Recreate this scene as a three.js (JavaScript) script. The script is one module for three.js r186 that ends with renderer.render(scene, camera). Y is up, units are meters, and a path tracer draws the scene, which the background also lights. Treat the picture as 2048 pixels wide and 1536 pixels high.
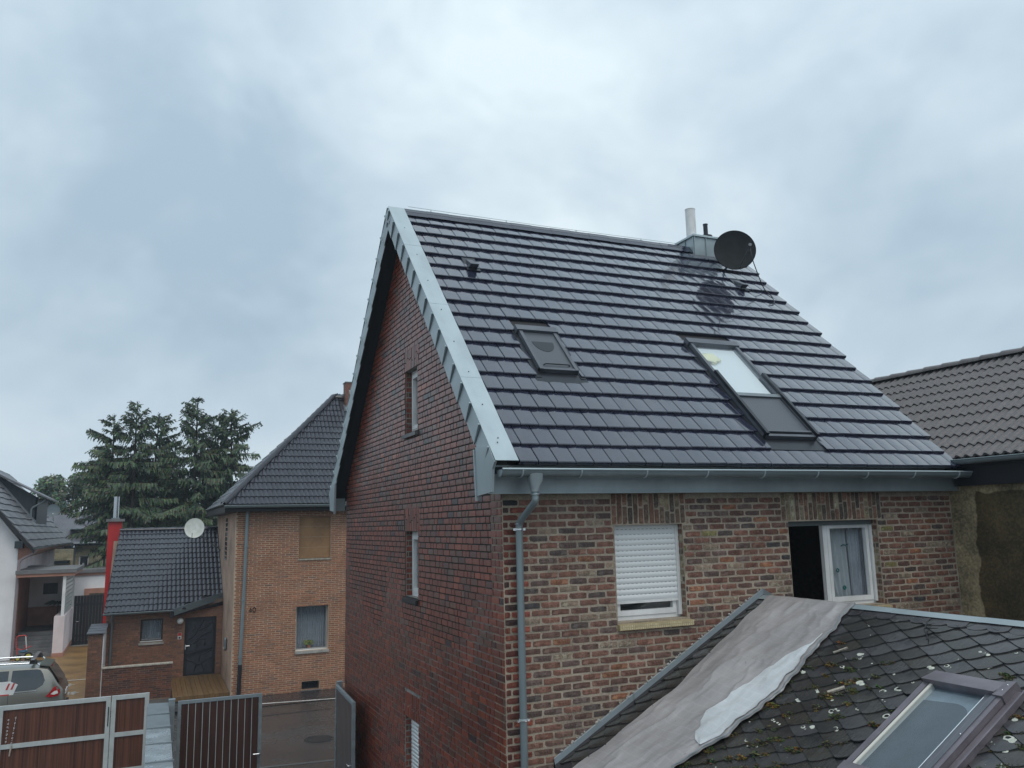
import * as THREE from 'three';
import { mergeGeometries, toCreasedNormals } from 'three/addons/utils/BufferGeometryUtils.js';

const D2R = Math.PI / 180, V3 = (x, y, z) => new THREE.Vector3(x, y, z);
// ---------------------------------------------------------------- camera
const scene = new THREE.Scene();
const camera = new THREE.PerspectiveCamera(49.66, 4 / 3, 0.1, 900);
{
  const yaw = 23.739 * D2R, pitch = 9.576 * D2R, roll = 1.295 * D2R;
  let fw = V3(Math.sin(yaw), 0, -Math.cos(yaw)), up = V3(0, 1, 0);
  const right = V3(Math.cos(yaw), 0, Math.sin(yaw));
  const f2 = fw.clone().multiplyScalar(Math.cos(pitch)).addScaledVector(up, Math.sin(pitch));
  const u2 = up.clone().multiplyScalar(Math.cos(pitch)).addScaledVector(fw, -Math.sin(pitch));
  const u3 = u2.clone().multiplyScalar(Math.cos(roll)).addScaledVector(right, Math.sin(roll));
  camera.position.set(-3.725, 5.1, 8.834);
  camera.up.copy(u3);
  camera.lookAt(camera.position.clone().add(f2));
  camera.updateMatrixWorld(true); camera.updateProjectionMatrix();
}
// ---------------------------------------------------------------- noise
function rng(seed) { let a = seed >>> 0; return () => { a |= 0; a = a + 0x6D2B79F5 | 0; let t = Math.imul(a ^ a >>> 15, 1 | a); t = t + Math.imul(t ^ t >>> 7, 61 | t) ^ t; return ((t ^ t >>> 14) >>> 0) / 4294967296; }; }
const hash = (x, y, s) => { let h = Math.imul(x, 374761393) + Math.imul(y, 668265263) + Math.imul(s, 2147483647 ^ 0x5bd1e995) | 0; h = Math.imul(h ^ h >>> 13, 1274126177); h ^= h >>> 16; return (h >>> 0) / 4294967296; };
const sm = t => t * t * (3 - 2 * t), clamp = (x, a = 0, b = 1) => Math.min(b, Math.max(a, x)), mix = (a, b, t) => a + (b - a) * t, sstep = (a, b, x) => sm(clamp((x - a) / (b - a)));
function vnoise(x, y, px, py, s) { const xi = Math.floor(x), yi = Math.floor(y), fx = sm(x - xi), fy = sm(y - yi); const w = (i, p) => p ? ((i % p) + p) % p : i; const x0 = w(xi, px), x1 = w(xi + 1, px), y0 = w(yi, py), y1 = w(yi + 1, py); return mix(mix(hash(x0, y0, s), hash(x1, y0, s), fx), mix(hash(x0, y1, s), hash(x1, y1, s), fx), fy); }
// tileable fbm on the unit square
function fbm(u, v, f, oct, s, fy = f) { let a = 0, w = 0.5, t = 0; for (let i = 0; i < oct; i++) { a += w * vnoise(u * f, v * fy, f, fy, s + i); t += w; w *= 0.5; f *= 2; fy *= 2; } return a / t; }
function fbmFree(x, y, oct, s) { let a = 0, w = 0.5, t = 0; for (let i = 0; i < oct; i++) { a += w * vnoise(x, y, 0, 0, s + i); t += w; w *= 0.52; x *= 2.03; y *= 2.03; x += 7.3; } return a / t; }
function vnoise3(x, y, z, s) { const zi = Math.floor(z), fz = sm(z - zi); return mix(vnoise(x, y, 0, 0, s + zi * 131), vnoise(x, y, 0, 0, s + (zi + 1) * 131), fz); }
function noise3(x, y, z, oct, s) { let a = 0, w = .5, t = 0; for (let i = 0; i < oct; i++) { a += w * vnoise3(x, y, z, s + i * 17); t += w; w *= .52; x *= 2.03; y *= 2.03; z *= 2.03; } return a / t; }
// ---------------------------------------------------------------- sky: an even grey rain overcast
{
  const W = 2048, H = 1024, data = new Float32Array(W * H * 4);
  const q = new THREE.Vector3(), dirAt = (px, py) => { q.set((px / 2048) * 2 - 1, 1 - (py / 1536) * 2, 0.5).unproject(camera).sub(camera.position).normalize(); return q.clone(); };
  // large cloud bodies as they hang over the roofs: direction, angular radius, darker (-) or lighter (+)
  const bodies = [[430, 430, 15, -.36], [640, 560, 9, -.2], [250, 330, 9, -.10], [120, 700, 12, -.05], [900, 130, 9, .34], [770, 340, 5, .26], [1240, 330, 9, .16], [480, 60, 9, .02], [1750, 250, 10, -.22], [1930, 480, 10, -.2], [1400, 70, 8, -.16], [1650, 560, 9, .12], [60, 220, 8, .05], [2000, 60, 8, .12], [1100, 60, 6, .1]].map(b => [dirAt(b[0], b[1]), Math.cos(b[2] * D2R), b[3], b[2] * D2R]);
  for (let j = 0; j < H; j++) for (let i = 0; i < W; i++) {
    const th = ((i + .5) / W - .5) * 2 * Math.PI, ph = ((j + .5) / H - .5) * Math.PI;
    const x = Math.cos(ph) * Math.cos(th), y = Math.sin(ph), z = Math.cos(ph) * Math.sin(th);
    const q1 = noise3(x * 2.6 + 5, y * 3.2, z * 2.6, 3, 11) - .5, q2 = noise3(x * 2.6, y * 3.2 + 9, z * 2.6, 3, 17) - .5;
    const n = noise3(x * 4.2 + q1 * 1.6, y * 5.4 + q2 * 1.6, z * 4.2 + q1, 6, 3), wsp = noise3(x * 15 + q2 * 5, y * 20 + q1 * 5, z * 15, 4, 91);
    let t = .54 + (n - .5) * 1.25 + (wsp - .5) * .6 * (.3 + n) + .10 * (1 - sstep(0, .22, y));
    for (const [d, , a, r] of bodies) { const c = d.x * x + d.y * y + d.z * z, g = Math.acos(clamp(c, -1, 1)) / r; if (g < 2.6) t += a * Math.exp(-g * g * .9) * (.55 + n * .9); }
    t = clamp(t, 0, 1);
    const k = mix(.93, 1.12, sstep(0, .9, y));
    const o = (j * W + i) * 4;
    data[o] = mix(.375, .70, t) * k; data[o + 1] = mix(.495, .81, t) * k; data[o + 2] = mix(.605, .875, t) * k; data[o + 3] = 1;
    if (y < -.02) { const g = sstep(-.02, -.2, y); data[o] = mix(data[o], .12, g); data[o + 1] = mix(data[o + 1], .125, g); data[o + 2] = mix(data[o + 2], .13, g); }
  }
  const t = new THREE.DataTexture(data, W, H, THREE.RGBAFormat, THREE.FloatType);
  t.mapping = THREE.EquirectangularReflectionMapping; t.magFilter = t.minFilter = THREE.LinearFilter; t.wrapS = THREE.RepeatWrapping; t.needsUpdate = true;
  scene.background = t; scene.environment = t;
}
// ---------------------------------------------------------------- the sun behind thick cloud: very wide and weak
const sun = new THREE.DirectionalLight(0xfff6ea, 1.05);
sun.position.set(3, 52, 26); sun.target.position.set(1, 3, -3); sun.castShadow = true; sun.shadow.radius = 70;
sun.shadow.mapSize.set(2048, 2048); Object.assign(sun.shadow.camera, { left: -45, right: 45, top: 45, bottom: -45, near: 1, far: 160 });
scene.add(sun, sun.target);
scene.fog = new THREE.FogExp2(0xc4d2de, 0.0009);
const renderer = new THREE.WebGLRenderer({ antialias: true });
renderer.setSize(1024, 768); renderer.shadowMap.enabled = true;
renderer.toneMapping = THREE.LinearToneMapping; renderer.toneMappingExposure = 1.12;

// ---------------------------------------------------------------- textures
function tex(n, fn, srgb, m = n) {
  const d = new Uint8Array(n * m * 4);
  for (let j = 0; j < m; j++) for (let i = 0; i < n; i++) { const c = fn((i + .5) / n, (j + .5) / m), o = (j * n + i) * 4; if (typeof c === 'number') d[o] = d[o + 1] = d[o + 2] = clamp(c) * 255; else { d[o] = clamp(c[0]) * 255; d[o + 1] = clamp(c[1]) * 255; d[o + 2] = clamp(c[2]) * 255; } d[o + 3] = 255; }
  const t = new THREE.DataTexture(d, n, m); t.wrapS = t.wrapT = THREE.RepeatWrapping; t.magFilter = THREE.LinearFilter; t.minFilter = THREE.LinearMipmapLinearFilter; t.generateMipmaps = true;
  if (srgb) t.colorSpace = THREE.SRGBColorSpace; t.needsUpdate = true; return t;
}
const rep = (t, x, y = x) => { const c = t.clone(); c.repeat.set(x, y); c.needsUpdate = true; return c; };
const T = {};
T.grain = tex(512, (u, v) => { const a = fbm(u, v, 6, 4, 1), b = fbm(u, v, 60, 3, 9), s = vnoise(u * 220, v * 220, 220, 220, 5); return .8 + (a - .5) * .6 + (b - .5) * .5 + (s > .93 ? .18 : s < .06 ? -.26 : 0); }, false);
T.worn = tex(1024, (u, v) => { const a = fbm(u, v, 14, 4, 1), b = fbm(u, v, 90, 3, 9), s = fbm(u, v, 22, 4, 121), k = sstep(.55, .68, s); const l = .60 + (a - .5) * .55 + (b - .5) * .5; return [mix(l, .98, k * .75), mix(l, 1.25, k * .75), mix(l, 1.3, k * .75)]; }, false);
T.scrim = tex(512, (u, v) => { const l = k => { const q = Math.abs(((k * 16) % 1) - .5); return sstep(.40, .48, q); }, a = fbm(u, v, 5, 5, 141), e = Math.max(l(u + (fbm(u, v, 4, 2, 143) - .5) * .03), l(v + (fbm(u, v, 4, 2, 147) - .5) * .03)); return .74 + (a - .5) * .4 + e * .055; }, false);
T.grainBump = tex(512, (u, v) => fbm(u, v, 24, 5, 21) * .8 + (vnoise(u * 90, v * 90, 90, 90, 4) > .8 ? -.25 : 0) + .1, false);
T.mortar = tex(512, (u, v) => { const a = fbm(u, v, 4, 5, 31), b = fbm(u, v, 80, 3, 33), s = vnoise(u * 256, v * 256, 256, 256, 8); return .8 + (a - .5) * .75 + (b - .5) * .55 + (s > .94 ? .15 : s < .05 ? -.22 : 0); }, false);
T.cloudy = tex(512, (u, v) => .84 + (fbm(u, v, 5, 6, 41) - .5) * .5 + (fbm(u, v, 40, 3, 45) - .5) * .16, false);
T.wetRough = tex(512, (u, v) => { const a = fbm(u, v, 5, 5, 51), b = fbm(u, v, 50, 3, 53); return .45 + (a - .5) * 1.1 + (b - .5) * .4; }, false);
T.fine = tex(512, (u, v) => fbm(u, v, 64, 4, 61), false);
T.soft = tex(256, (u, v) => fbm(u, v, 6, 4, 65), false);
T.asphalt = tex(1024, (u, v) => { const a = fbm(u, v, 4, 5, 71), s = vnoise(u * 420, v * 420, 420, 420, 73), b = fbm(u, v, 120, 2, 75); return .74 + (a - .5) * .6 + (s - .5) * .4 + (b - .5) * .3; }, false);
T.wood = tex(512, (u, v) => { const g = fbm(u, v, 40, 4, 81, 3), k = fbm(u, v, 6, 4, 83, 2); return .78 + (g - .5) * .6 + (k - .5) * .4; }, false);
T.rust = tex(512, (u, v) => { const g = fbm(u, v, 70, 3, 91, 2), k = fbm(u, v, 5, 5, 93, 3), s = fbm(u, v, 26, 3, 95, 1); const t = clamp(.5 + (k - .5) * 1.4); const l = .6 + (g - .5) * .9 + (s - .5) * .6; return [mix(.62, .80, t) * l, mix(.56, .58, t) * l, mix(.56, .46, t) * l].map(x => x * 1.35); }, false);
T.zinc = tex(512, (u, v) => { const a = fbm(u, v, 5, 5, 101), b = fbm(u, v, 30, 3, 103, 6); return .88 + (a - .5) * .36 + (b - .5) * .07; }, false);
T.slate = tex(512, (u, v) => { const a = fbm(u, v, 5, 5, 111), b = fbm(u, v, 40, 4, 113, 12); return [.66 + (a - .5) * .8 + (b - .5) * .4, .66 + (a - .5) * .75 + (b - .5) * .4, .67 + (a - .5) * .6 + (b - .5) * .4].map(x => x * 1.2); }, false);

// ---------------------------------------------------------------- materials
const lin = (r, g, b) => new THREE.Color().setRGB(r, g, b);
function mat(o) { const { c, ...r } = o; const phys = ['clearcoat', 'transmission', 'sheen', 'anisotropy', 'specularIntensity'].some(k => k in r); const m = new (phys ? THREE.MeshPhysicalMaterial : THREE.MeshStandardMaterial)(r); if (c) m.color = lin(...c); return m; }
const M = {
  brick: mat({ vertexColors: true, map: rep(T.worn, .8), bumpMap: rep(T.grainBump, 3), bumpScale: .006, roughness: .6 }),
  brickWet: mat({ vertexColors: true, map: rep(T.grain, 2.2), bumpMap: rep(T.grainBump, 3), bumpScale: .0012, roughness: .3 }),
  mortarGable: null,
  brickFar: mat({ vertexColors: true, map: rep(T.grain, 1.7), bumpMap: rep(T.grainBump, 2), bumpScale: .003, roughness: .6 }),
  mortarSand: mat({ c: [.40, .335, .265], map: rep(T.mortar, 1.1), bumpMap: rep(T.mortar, 2.3), bumpScale: .006, roughness: .9 }),
  mortarDark: mat({ c: [.17, .15, .135], map: rep(T.mortar, .33), bumpMap: rep(T.mortar, 2.3), bumpScale: .006, roughness: .75 }),
  mortarBeige: mat({ c: [.60, .45, .325], map: rep(T.mortar, .8), bumpMap: rep(T.mortar, 2.3), bumpScale: .004, roughness: .9 }),
  mortarBrown: mat({ c: [.23, .16, .12], map: rep(T.mortar, .8), roughness: .8 }),
  tile: mat({ c: [.026, .030, .058], map: rep(T.cloudy, 1.3), bumpMap: rep(T.soft, 1.3), bumpScale: .003, roughness: .4, roughnessMap: rep(T.wetRough, .9), clearcoat: 1, clearcoatRoughness: .05 }),
  tileFar: mat({ c: [.042, .044, .058], map: rep(T.cloudy, .5), roughness: .22 }),
  tileBrown: mat({ c: [.115, .104, .106], map: rep(T.mortar, .45), bumpMap: rep(T.fine, 2), bumpScale: .002, roughness: .32 }),
  roofSlab: mat({ c: [.16, .16, .175], map: rep(T.mortar, .35), bumpMap: rep(T.fine, 1), bumpScale: .004, roughness: .45 }),
  deck: mat({ c: [.03, .03, .034], roughness: .8 }),
  zinc: mat({ c: [.36, .425, .45], map: rep(T.zinc, .6), roughness: .42, metalness: .35 }),
  zincBright: mat({ c: [.47, .56, .595], map: rep(T.zinc, .6), roughness: .38, metalness: .3 }),
  zincDull: mat({ c: [.21, .245, .265], map: rep(T.zinc, .9), roughness: .4, metalness: .35 }),
  wetZinc: mat({ c: [.40, .455, .49], map: rep(T.cloudy, .9), roughness: .6, roughnessMap: rep(T.wetRough, .7), metalness: .3 }),
  leadGrey: mat({ c: [.13, .145, .17], map: rep(T.cloudy, .8), roughness: .4, metalness: .2 }),
  pipeGrey: mat({ c: [.22, .27, .29], map: rep(T.zinc, .8), roughness: .38, metalness: .25 }),
  galv: mat({ c: [.30, .36, .39], map: rep(T.zinc, 2.2), roughness: .42, metalness: .4 }),
  gateGrey: mat({ c: [.50, .55, .56], map: rep(T.zinc, 1.5), roughness: .5 }),
  white: mat({ c: [.78, .79, .79], map: rep(T.zinc, .8), roughness: .4 }),
  shutter: mat({ c: [.72, .75, .76], roughness: .45 }),
  whiteWall: mat({ c: [.86, .86, .88], map: rep(T.zinc, .25), bumpMap: rep(T.fine, 1), bumpScale: .003, roughness: .85 }),
  pinkWall: mat({ c: [.80, .70, .71], map: rep(T.zinc, .3), bumpMap: rep(T.fine, 1), bumpScale: .003, roughness: .85 }),
  salmon: mat({ c: [.48, .24, .175], map: rep(T.zinc, .8), roughness: .7 }),
  black: mat({ c: [.012, .013, .017], roughness: .45 }),
  darkMetal: mat({ c: [.022, .026, .033], roughness: .3, metalness: .3 }),
  soffit: mat({ c: [.03, .045, .055], map: rep(T.wood, 1), roughness: .6 }),
  room: mat({ c: [.38, .36, .33], roughness: .95 }),
  glass: mat({ c: [.97, .99, 1], transmission: 1, thickness: 0, roughness: .02, ior: 1.5 }),
  darkGlass: mat({ c: [.018, .024, .034], roughness: .05, clearcoat: 1, clearcoatRoughness: .03 }),
  screen: mat({ c: [.075, .085, .10], bumpMap: rep(T.fine, 6), bumpScale: .0008, roughness: .3 }),
  curtain: mat({ c: [.55, .58, .6], roughness: .9, transmission: .25, thickness: 0 }),
  curtainGrey: mat({ c: [.36, .38, .42], map: rep(T.cloudy, 1), roughness: .9 }),
  ochre: mat({ c: [.23, .185, .11], map: rep(T.mortar, .6), bumpMap: rep(T.fine, 1.5), bumpScale: .003, roughness: .8 }),
  slate: mat({ vertexColors: true, map: rep(T.slate, 1.2), bumpMap: rep(T.slate, 2.2), bumpScale: .002, roughness: .24 }),
  slatePlain: mat({ c: [.055, .053, .058], map: rep(T.slate, 1.2), roughness: .25 }),
  tarp: mat({ c: [.47, .455, .46], map: rep(T.scrim, .62), bumpMap: rep(T.soft, 1.4), bumpScale: .007, roughness: .24 }),
  tarpSheen: mat({ c: [.76, .80, .83], map: rep(T.scrim, .62), bumpMap: rep(T.soft, 2), bumpScale: .008, roughness: .35 }),
  moss: mat({ vertexColors: true, roughness: 1 }), lichen: mat({ c: [.62, .64, .56], map: rep(T.grain, 5), roughness: .95 }),
  purpleMetal: mat({ c: [.20, .18, .205], map: rep(T.cloudy, 1.3), roughness: .32, metalness: .3 }),
  sashWood: mat({ c: [.60, .59, .53], roughness: .5 }),
  paleWood: mat({ c: [.50, .45, .38], map: rep(T.wood, 2), roughness: .8 }),
  boardTan: mat({ c: [.34, .195, .095], map: rep(T.cloudy, .5), roughness: .6 }),
  deckWood: mat({ c: [.22, .13, .056], map: rep(T.wood, 1.2, .7), roughness: .4 }),
  gateBrown: mat({ c: [.075, .03, .022], map: rep(T.wood, 1.2, .6), roughness: .4 }),
  rust: mat({ c: [.165, .075, .05], map: rep(T.rust, .8, .35), bumpMap: rep(T.wood, 3, .3), bumpScale: .003, roughness: .55 }),
  red: mat({ c: [.52, .022, .022], map: rep(T.zinc, .6), roughness: .45 }),
  steel: mat({ c: [.55, .57, .6], roughness: .2, metalness: .95 }),
  dishWhite: mat({ c: [.62, .66, .62], map: rep(T.zinc, 1.4), roughness: .45 }), dishDark: mat({ c: [.014, .019, .022], map: rep(T.cloudy, 2), roughness: .7, specularIntensity: .4 }),
  asphalt: mat({ c: [.07, .068, .068], map: rep(T.asphalt, .22), bumpMap: rep(T.asphalt, .9), bumpScale: .004, roughness: .6, roughnessMap: rep(T.wetRough, .13) }),
  asphaltDark: mat({ c: [.045, .045, .05], map: rep(T.asphalt, .31), bumpMap: rep(T.asphalt, .9), bumpScale: .004, roughness: .7, roughnessMap: rep(T.wetRough, .17) }),
  yard: mat({ c: [.11, .105, .10], map: rep(T.asphalt, .2), roughness: .8 }),
  ochrePave: mat({ c: [.30, .17, .06], map: rep(T.mortar, .5), bumpMap: rep(T.fine, 1), bumpScale: .004, roughness: .45 }),
  stone: mat({ c: [.42, .41, .38], map: rep(T.mortar, 1.2), roughness: .7 }),
  linePaint: mat({ c: [.62, .60, .57], map: rep(T.mortar, 1.3), roughness: .6 }),
  castIron: mat({ c: [.03, .03, .032], bumpMap: rep(T.fine, 4), bumpScale: .004, roughness: .45, metalness: .4 }),
  leaf: mat({ vertexColors: true, roughness: .65, side: THREE.DoubleSide }),
  bark: mat({ c: [.055, .042, .034], map: rep(T.wood, 2, .6), bumpMap: rep(T.wood, 2, .6), bumpScale: .02, roughness: .95 }),
  carPaint: mat({ c: [.23, .225, .20], roughness: .28, metalness: .55, clearcoat: 1, clearcoatRoughness: .05 }),
  carGlass: mat({ c: [.014, .02, .026], roughness: .04, clearcoat: 1, clearcoatRoughness: .02 }),
  chrome: mat({ c: [.8, .82, .84], roughness: .15, metalness: .9 }), rubber: mat({ c: [.02, .02, .022], roughness: .8 }),
  tailRed: mat({ c: [.36, .008, .012], roughness: .12, clearcoat: 1, clearcoatRoughness: .03 }), tailWhite: mat({ c: [.72, .70, .68], roughness: .15 }),
  terrazzo: mat({ c: [.46, .37, .21], map: rep(T.grain, 4), roughness: .5 }), mosaic: mat({ c: [.62, .53, .33], map: rep(T.grain, 3), roughness: .35 }),
  yellowBrick: mat({ vertexColors: true, map: rep(T.grain, .6), roughness: .7 }),
  blueGrey: mat({ c: [.12, .155, .175], map: rep(T.zinc, 1), roughness: .5 }), wetBlind: mat({ c: [.17, .215, .24], map: rep(T.cloudy, 1.6), roughness: .35 }), wetBlindDark: mat({ c: [.035, .05, .062], map: rep(T.cloudy, 1.6), roughness: .3 }),
  paleYellow: mat({ c: [.72, .70, .45], roughness: .5 }), sageBlind: mat({ c: [.66, .70, .70], roughness: .6 }),
  green: mat({ vertexColors: true, roughness: .7, side: THREE.DoubleSide }), terracotta: mat({ c: [.30, .13, .08], roughness: .8 }),
  plasticBlue: mat({ c: [.03, .12, .2], roughness: .4 }), plasticYellow: mat({ c: [.55, .5, .08], roughness: .4 }), plasticRed: mat({ c: [.5, .05, .05], roughness: .4 }), concrete: mat({ c: [.19, .19, .195], map: rep(T.mortar, .8), roughness: .6 }),
};
{ const GT = tex(1024, (u, v) => { const x = u * 8.1, y = v * 10.4, e = 3.9 + (fbmFree(x * .9, y * .5, 4, 301) - .5) * 3.2, t = sstep(.25, -.25, y - e) * (.45 + .9 * fbmFree(x * 1.7, y * 1.7, 4, 305)), n = fbmFree(x * 9, y * 9, 3, 309), l = .7 + (n - .5) * .9; return mix(.05, .33, clamp(t)) * l; }, false); GT.wrapS = GT.wrapT = THREE.ClampToEdgeWrapping; M.mortarGable = mat({ c: [1, .95, .88], map: rep(GT, 1 / 8.1, 1 / 10.4), bumpMap: rep(T.mortar, 2.3), bumpScale: .006, roughness: .8 }); }
for (const k in M) M[k].name = k;

// ---------------------------------------------------------------- scene helpers
const used = {};
const numbered = n => { const k = used[n] = (used[n] ?? -1) + 1; return k ? `${n}_${String(k).padStart(3, '0')}` : n; };
const shade = o => { o.traverse(m => { if (m.isMesh) m.castShadow = m.receiveShadow = true; }); return o; };
function put(parent, o) { // o is laid out in world coordinates
  if (parent !== scene) { parent.updateWorldMatrix(true, false); o.applyMatrix4(parent.matrixWorld.clone().invert()); }
  parent.add(o); return shade(o);
}
function thing(name, label, category, base = [0, 0, 0], group) { const g = new THREE.Group(); g.name = numbered(name); g.position.set(...base); g.userData = { label, category }; if (group) g.userData.group = group; scene.add(g); return g; }
function part(parent, name, geo, m, extra) { const o = new THREE.Mesh(geo, m); o.name = name; if (extra) Object.assign(o.userData, extra); return put(parent, o); }
function solo(name, geo, m, label, category, group) { const o = new THREE.Mesh(geo, m); o.name = numbered(name); o.userData = { label, category }; if (group) o.userData.group = group; return put(scene, o); }
function structure(name, geo, m) { const o = new THREE.Mesh(geo, m); o.name = name; o.userData.kind = 'structure'; return put(scene, o); }
function sub(parent, name) { const g = new THREE.Group(); g.name = name; return put(parent, g); }

// ---------------------------------------------------------------- geometry helpers
class TB {
  constructor() { this.p = []; this.uv = []; this.c = []; this.col = null; }
  tri(a, b, c, col = this.col) {
    const ux = b.x - a.x, uy = b.y - a.y, uz = b.z - a.z, wx = c.x - a.x, wy = c.y - a.y, wz = c.z - a.z;
    const nx = Math.abs(uy * wz - uz * wy), ny = Math.abs(uz * wx - ux * wz), nz = Math.abs(ux * wy - uy * wx);
    for (const v of [a, b, c]) { this.p.push(v.x, v.y, v.z); if (nx >= ny && nx >= nz) this.uv.push(v.z, v.y); else if (ny >= nz) this.uv.push(v.x, v.z); else this.uv.push(v.x, v.y); if (col) this.c.push(col[0], col[1], col[2]); }
    return this;
  }
  quad(a, b, c, d, col) { this.tri(a, b, c, col); return this.tri(a, c, d, col); }
  hexa(v, col) { const [a, b, c, d, e, f, g, h] = v; this.quad(e, f, g, h, col); this.quad(b, a, d, c, col); this.quad(a, b, f, e, col); this.quad(b, c, g, f, col); this.quad(c, d, h, g, col); return this.quad(d, a, e, h, col); }
  box(x0, x1, y0, y1, z0, z1, col) { return this.hexa([V3(x0, y0, z0), V3(x1, y0, z0), V3(x1, y1, z0), V3(x0, y1, z0), V3(x0, y0, z1), V3(x1, y0, z1), V3(x1, y1, z1), V3(x0, y1, z1)], col); }
  fbox(F, u0, u1, v0, v1, n0, n1, col) { return this.hexa([F.p(u0, v0, n0), F.p(u1, v0, n0), F.p(u1, v1, n0), F.p(u0, v1, n0), F.p(u0, v0, n1), F.p(u1, v0, n1), F.p(u1, v1, n1), F.p(u0, v1, n1)], col); }
  geo(crease) { let g = new THREE.BufferGeometry(); g.setAttribute('position', new THREE.Float32BufferAttribute(this.p, 3)); g.setAttribute('uv', new THREE.Float32BufferAttribute(this.uv, 2)); if (this.c.length) g.setAttribute('color', new THREE.Float32BufferAttribute(this.c, 3)); g.computeVertexNormals(); if (crease) g = toCreasedNormals(g, crease); return g; }
}
// a frame: origin, U across, V up, N out of the face
const frame = (o, U, N, V = [0, 1, 0]) => { const O = V3(...o), u = V3(...U), v = V3(...V), n = V3(...N); return { O, u, v, n, p: (a, b, c = 0) => V3(O.x + u.x * a + v.x * b + n.x * c, O.y + u.y * a + v.y * b + n.y * c, O.z + u.z * a + v.z * b + n.z * c), m: new THREE.Matrix4().makeBasis(u, v, n).setPosition(O) }; };
const box = (x0, x1, y0, y1, z0, z1) => new TB().box(x0, x1, y0, y1, z0, z1).geo();
function plate(F, pts, t, holes = []) { // polygon in a frame, front face at n = 0, t thick
  const s = new THREE.Shape(pts.map(p => new THREE.Vector2(...p)));
  for (const [a, b, c, d] of holes) s.holes.push(new THREE.Path([[a, b], [c, b], [c, d], [a, d]].map(p => new THREE.Vector2(...p))));
  const g = new THREE.ExtrudeGeometry(s, { depth: t, bevelEnabled: false }); g.translate(0, 0, -t); g.applyMatrix4(F.m); return g;
}
function tube(pts, r, seg = 8, tension = .05, n) { const c = new THREE.CatmullRomCurve3(pts.map(p => p.isVector3 ? p : V3(...p)), false, 'catmullrom', tension); return new THREE.TubeGeometry(c, n ?? Math.max(8, pts.length * 8), r, seg, false); }
function cyl(x, y, z, r0, r1, h, seg = 20, open = false) { const g = new THREE.CylinderGeometry(r1, r0, h, seg, 1, open); g.translate(x, y + h / 2, z); return g; }
const plain = gs => mergeGeometries(gs.map(g => { g = g.index ? g.toNonIndexed() : g; for (const k of Object.keys(g.attributes)) if (!['position', 'normal', 'uv'].includes(k)) g.deleteAttribute(k); return g; }));

// many alike pieces: the ones that show largest become meshes of their own, the rest one mesh
const _v = new THREE.Vector3();
function pieces(parent, name, items, m, most = 300, massName = name + '_mass') {
  for (const it of items) {
    _v.setFromMatrixPosition(it.m); const d = _v.distanceTo(camera.position); _v.project(camera);
    const inFrame = Math.abs(_v.x) < 1.02 && Math.abs(_v.y) < 1.02 && _v.z < 1;
    it.rank = (inFrame && !it.hidden ? 1 : 1e-4) * (it.size ?? 1) / (d * d);
  }
  items.sort((a, b) => b.rank - a.rank);
  const own = items.slice(0, most), rest = items.slice(most);
  for (const it of own) { const o = new THREE.Mesh(it.g, m); o.name = name; o.applyMatrix4(it.m); put(parent, o); }
  if (rest.length) {
    let n = 0; for (const it of rest) n += it.g.attributes.position.count;
    const P = new Float32Array(n * 3), N = new Float32Array(n * 3), U = new Float32Array(n * 2), C = rest[0].g.attributes.color ? new Float32Array(n * 3) : null; let k = 0;
    const nm = new THREE.Matrix3(), a = new THREE.Vector3();
    for (const it of rest) {
      const g = it.g, p = g.attributes.position, q = g.attributes.normal, u = g.attributes.uv, c = g.attributes.color; nm.getNormalMatrix(it.m);
      const du = hash(k, 3, 5) * 7, dv = hash(k, 7, 9) * 7;
      for (let i = 0; i < p.count; i++, k++) { a.fromBufferAttribute(p, i).applyMatrix4(it.m); P[k * 3] = a.x; P[k * 3 + 1] = a.y; P[k * 3 + 2] = a.z; a.fromBufferAttribute(q, i).applyMatrix3(nm).normalize(); N[k * 3] = a.x; N[k * 3 + 1] = a.y; N[k * 3 + 2] = a.z; U[k * 2] = u.getX(i) + du; U[k * 2 + 1] = u.getY(i) + dv; if (C) { C[k * 3] = c.getX(i); C[k * 3 + 1] = c.getY(i); C[k * 3 + 2] = c.getZ(i); } }
    }
    const g = new THREE.BufferGeometry(); g.setAttribute('position', new THREE.BufferAttribute(P, 3)); g.setAttribute('normal', new THREE.BufferAttribute(N, 3)); g.setAttribute('uv', new THREE.BufferAttribute(U, 2)); if (C) g.setAttribute('color', new THREE.BufferAttribute(C, 3));
    part(parent, massName, g, m, { kind: 'stuff' });
  }
}
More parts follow.
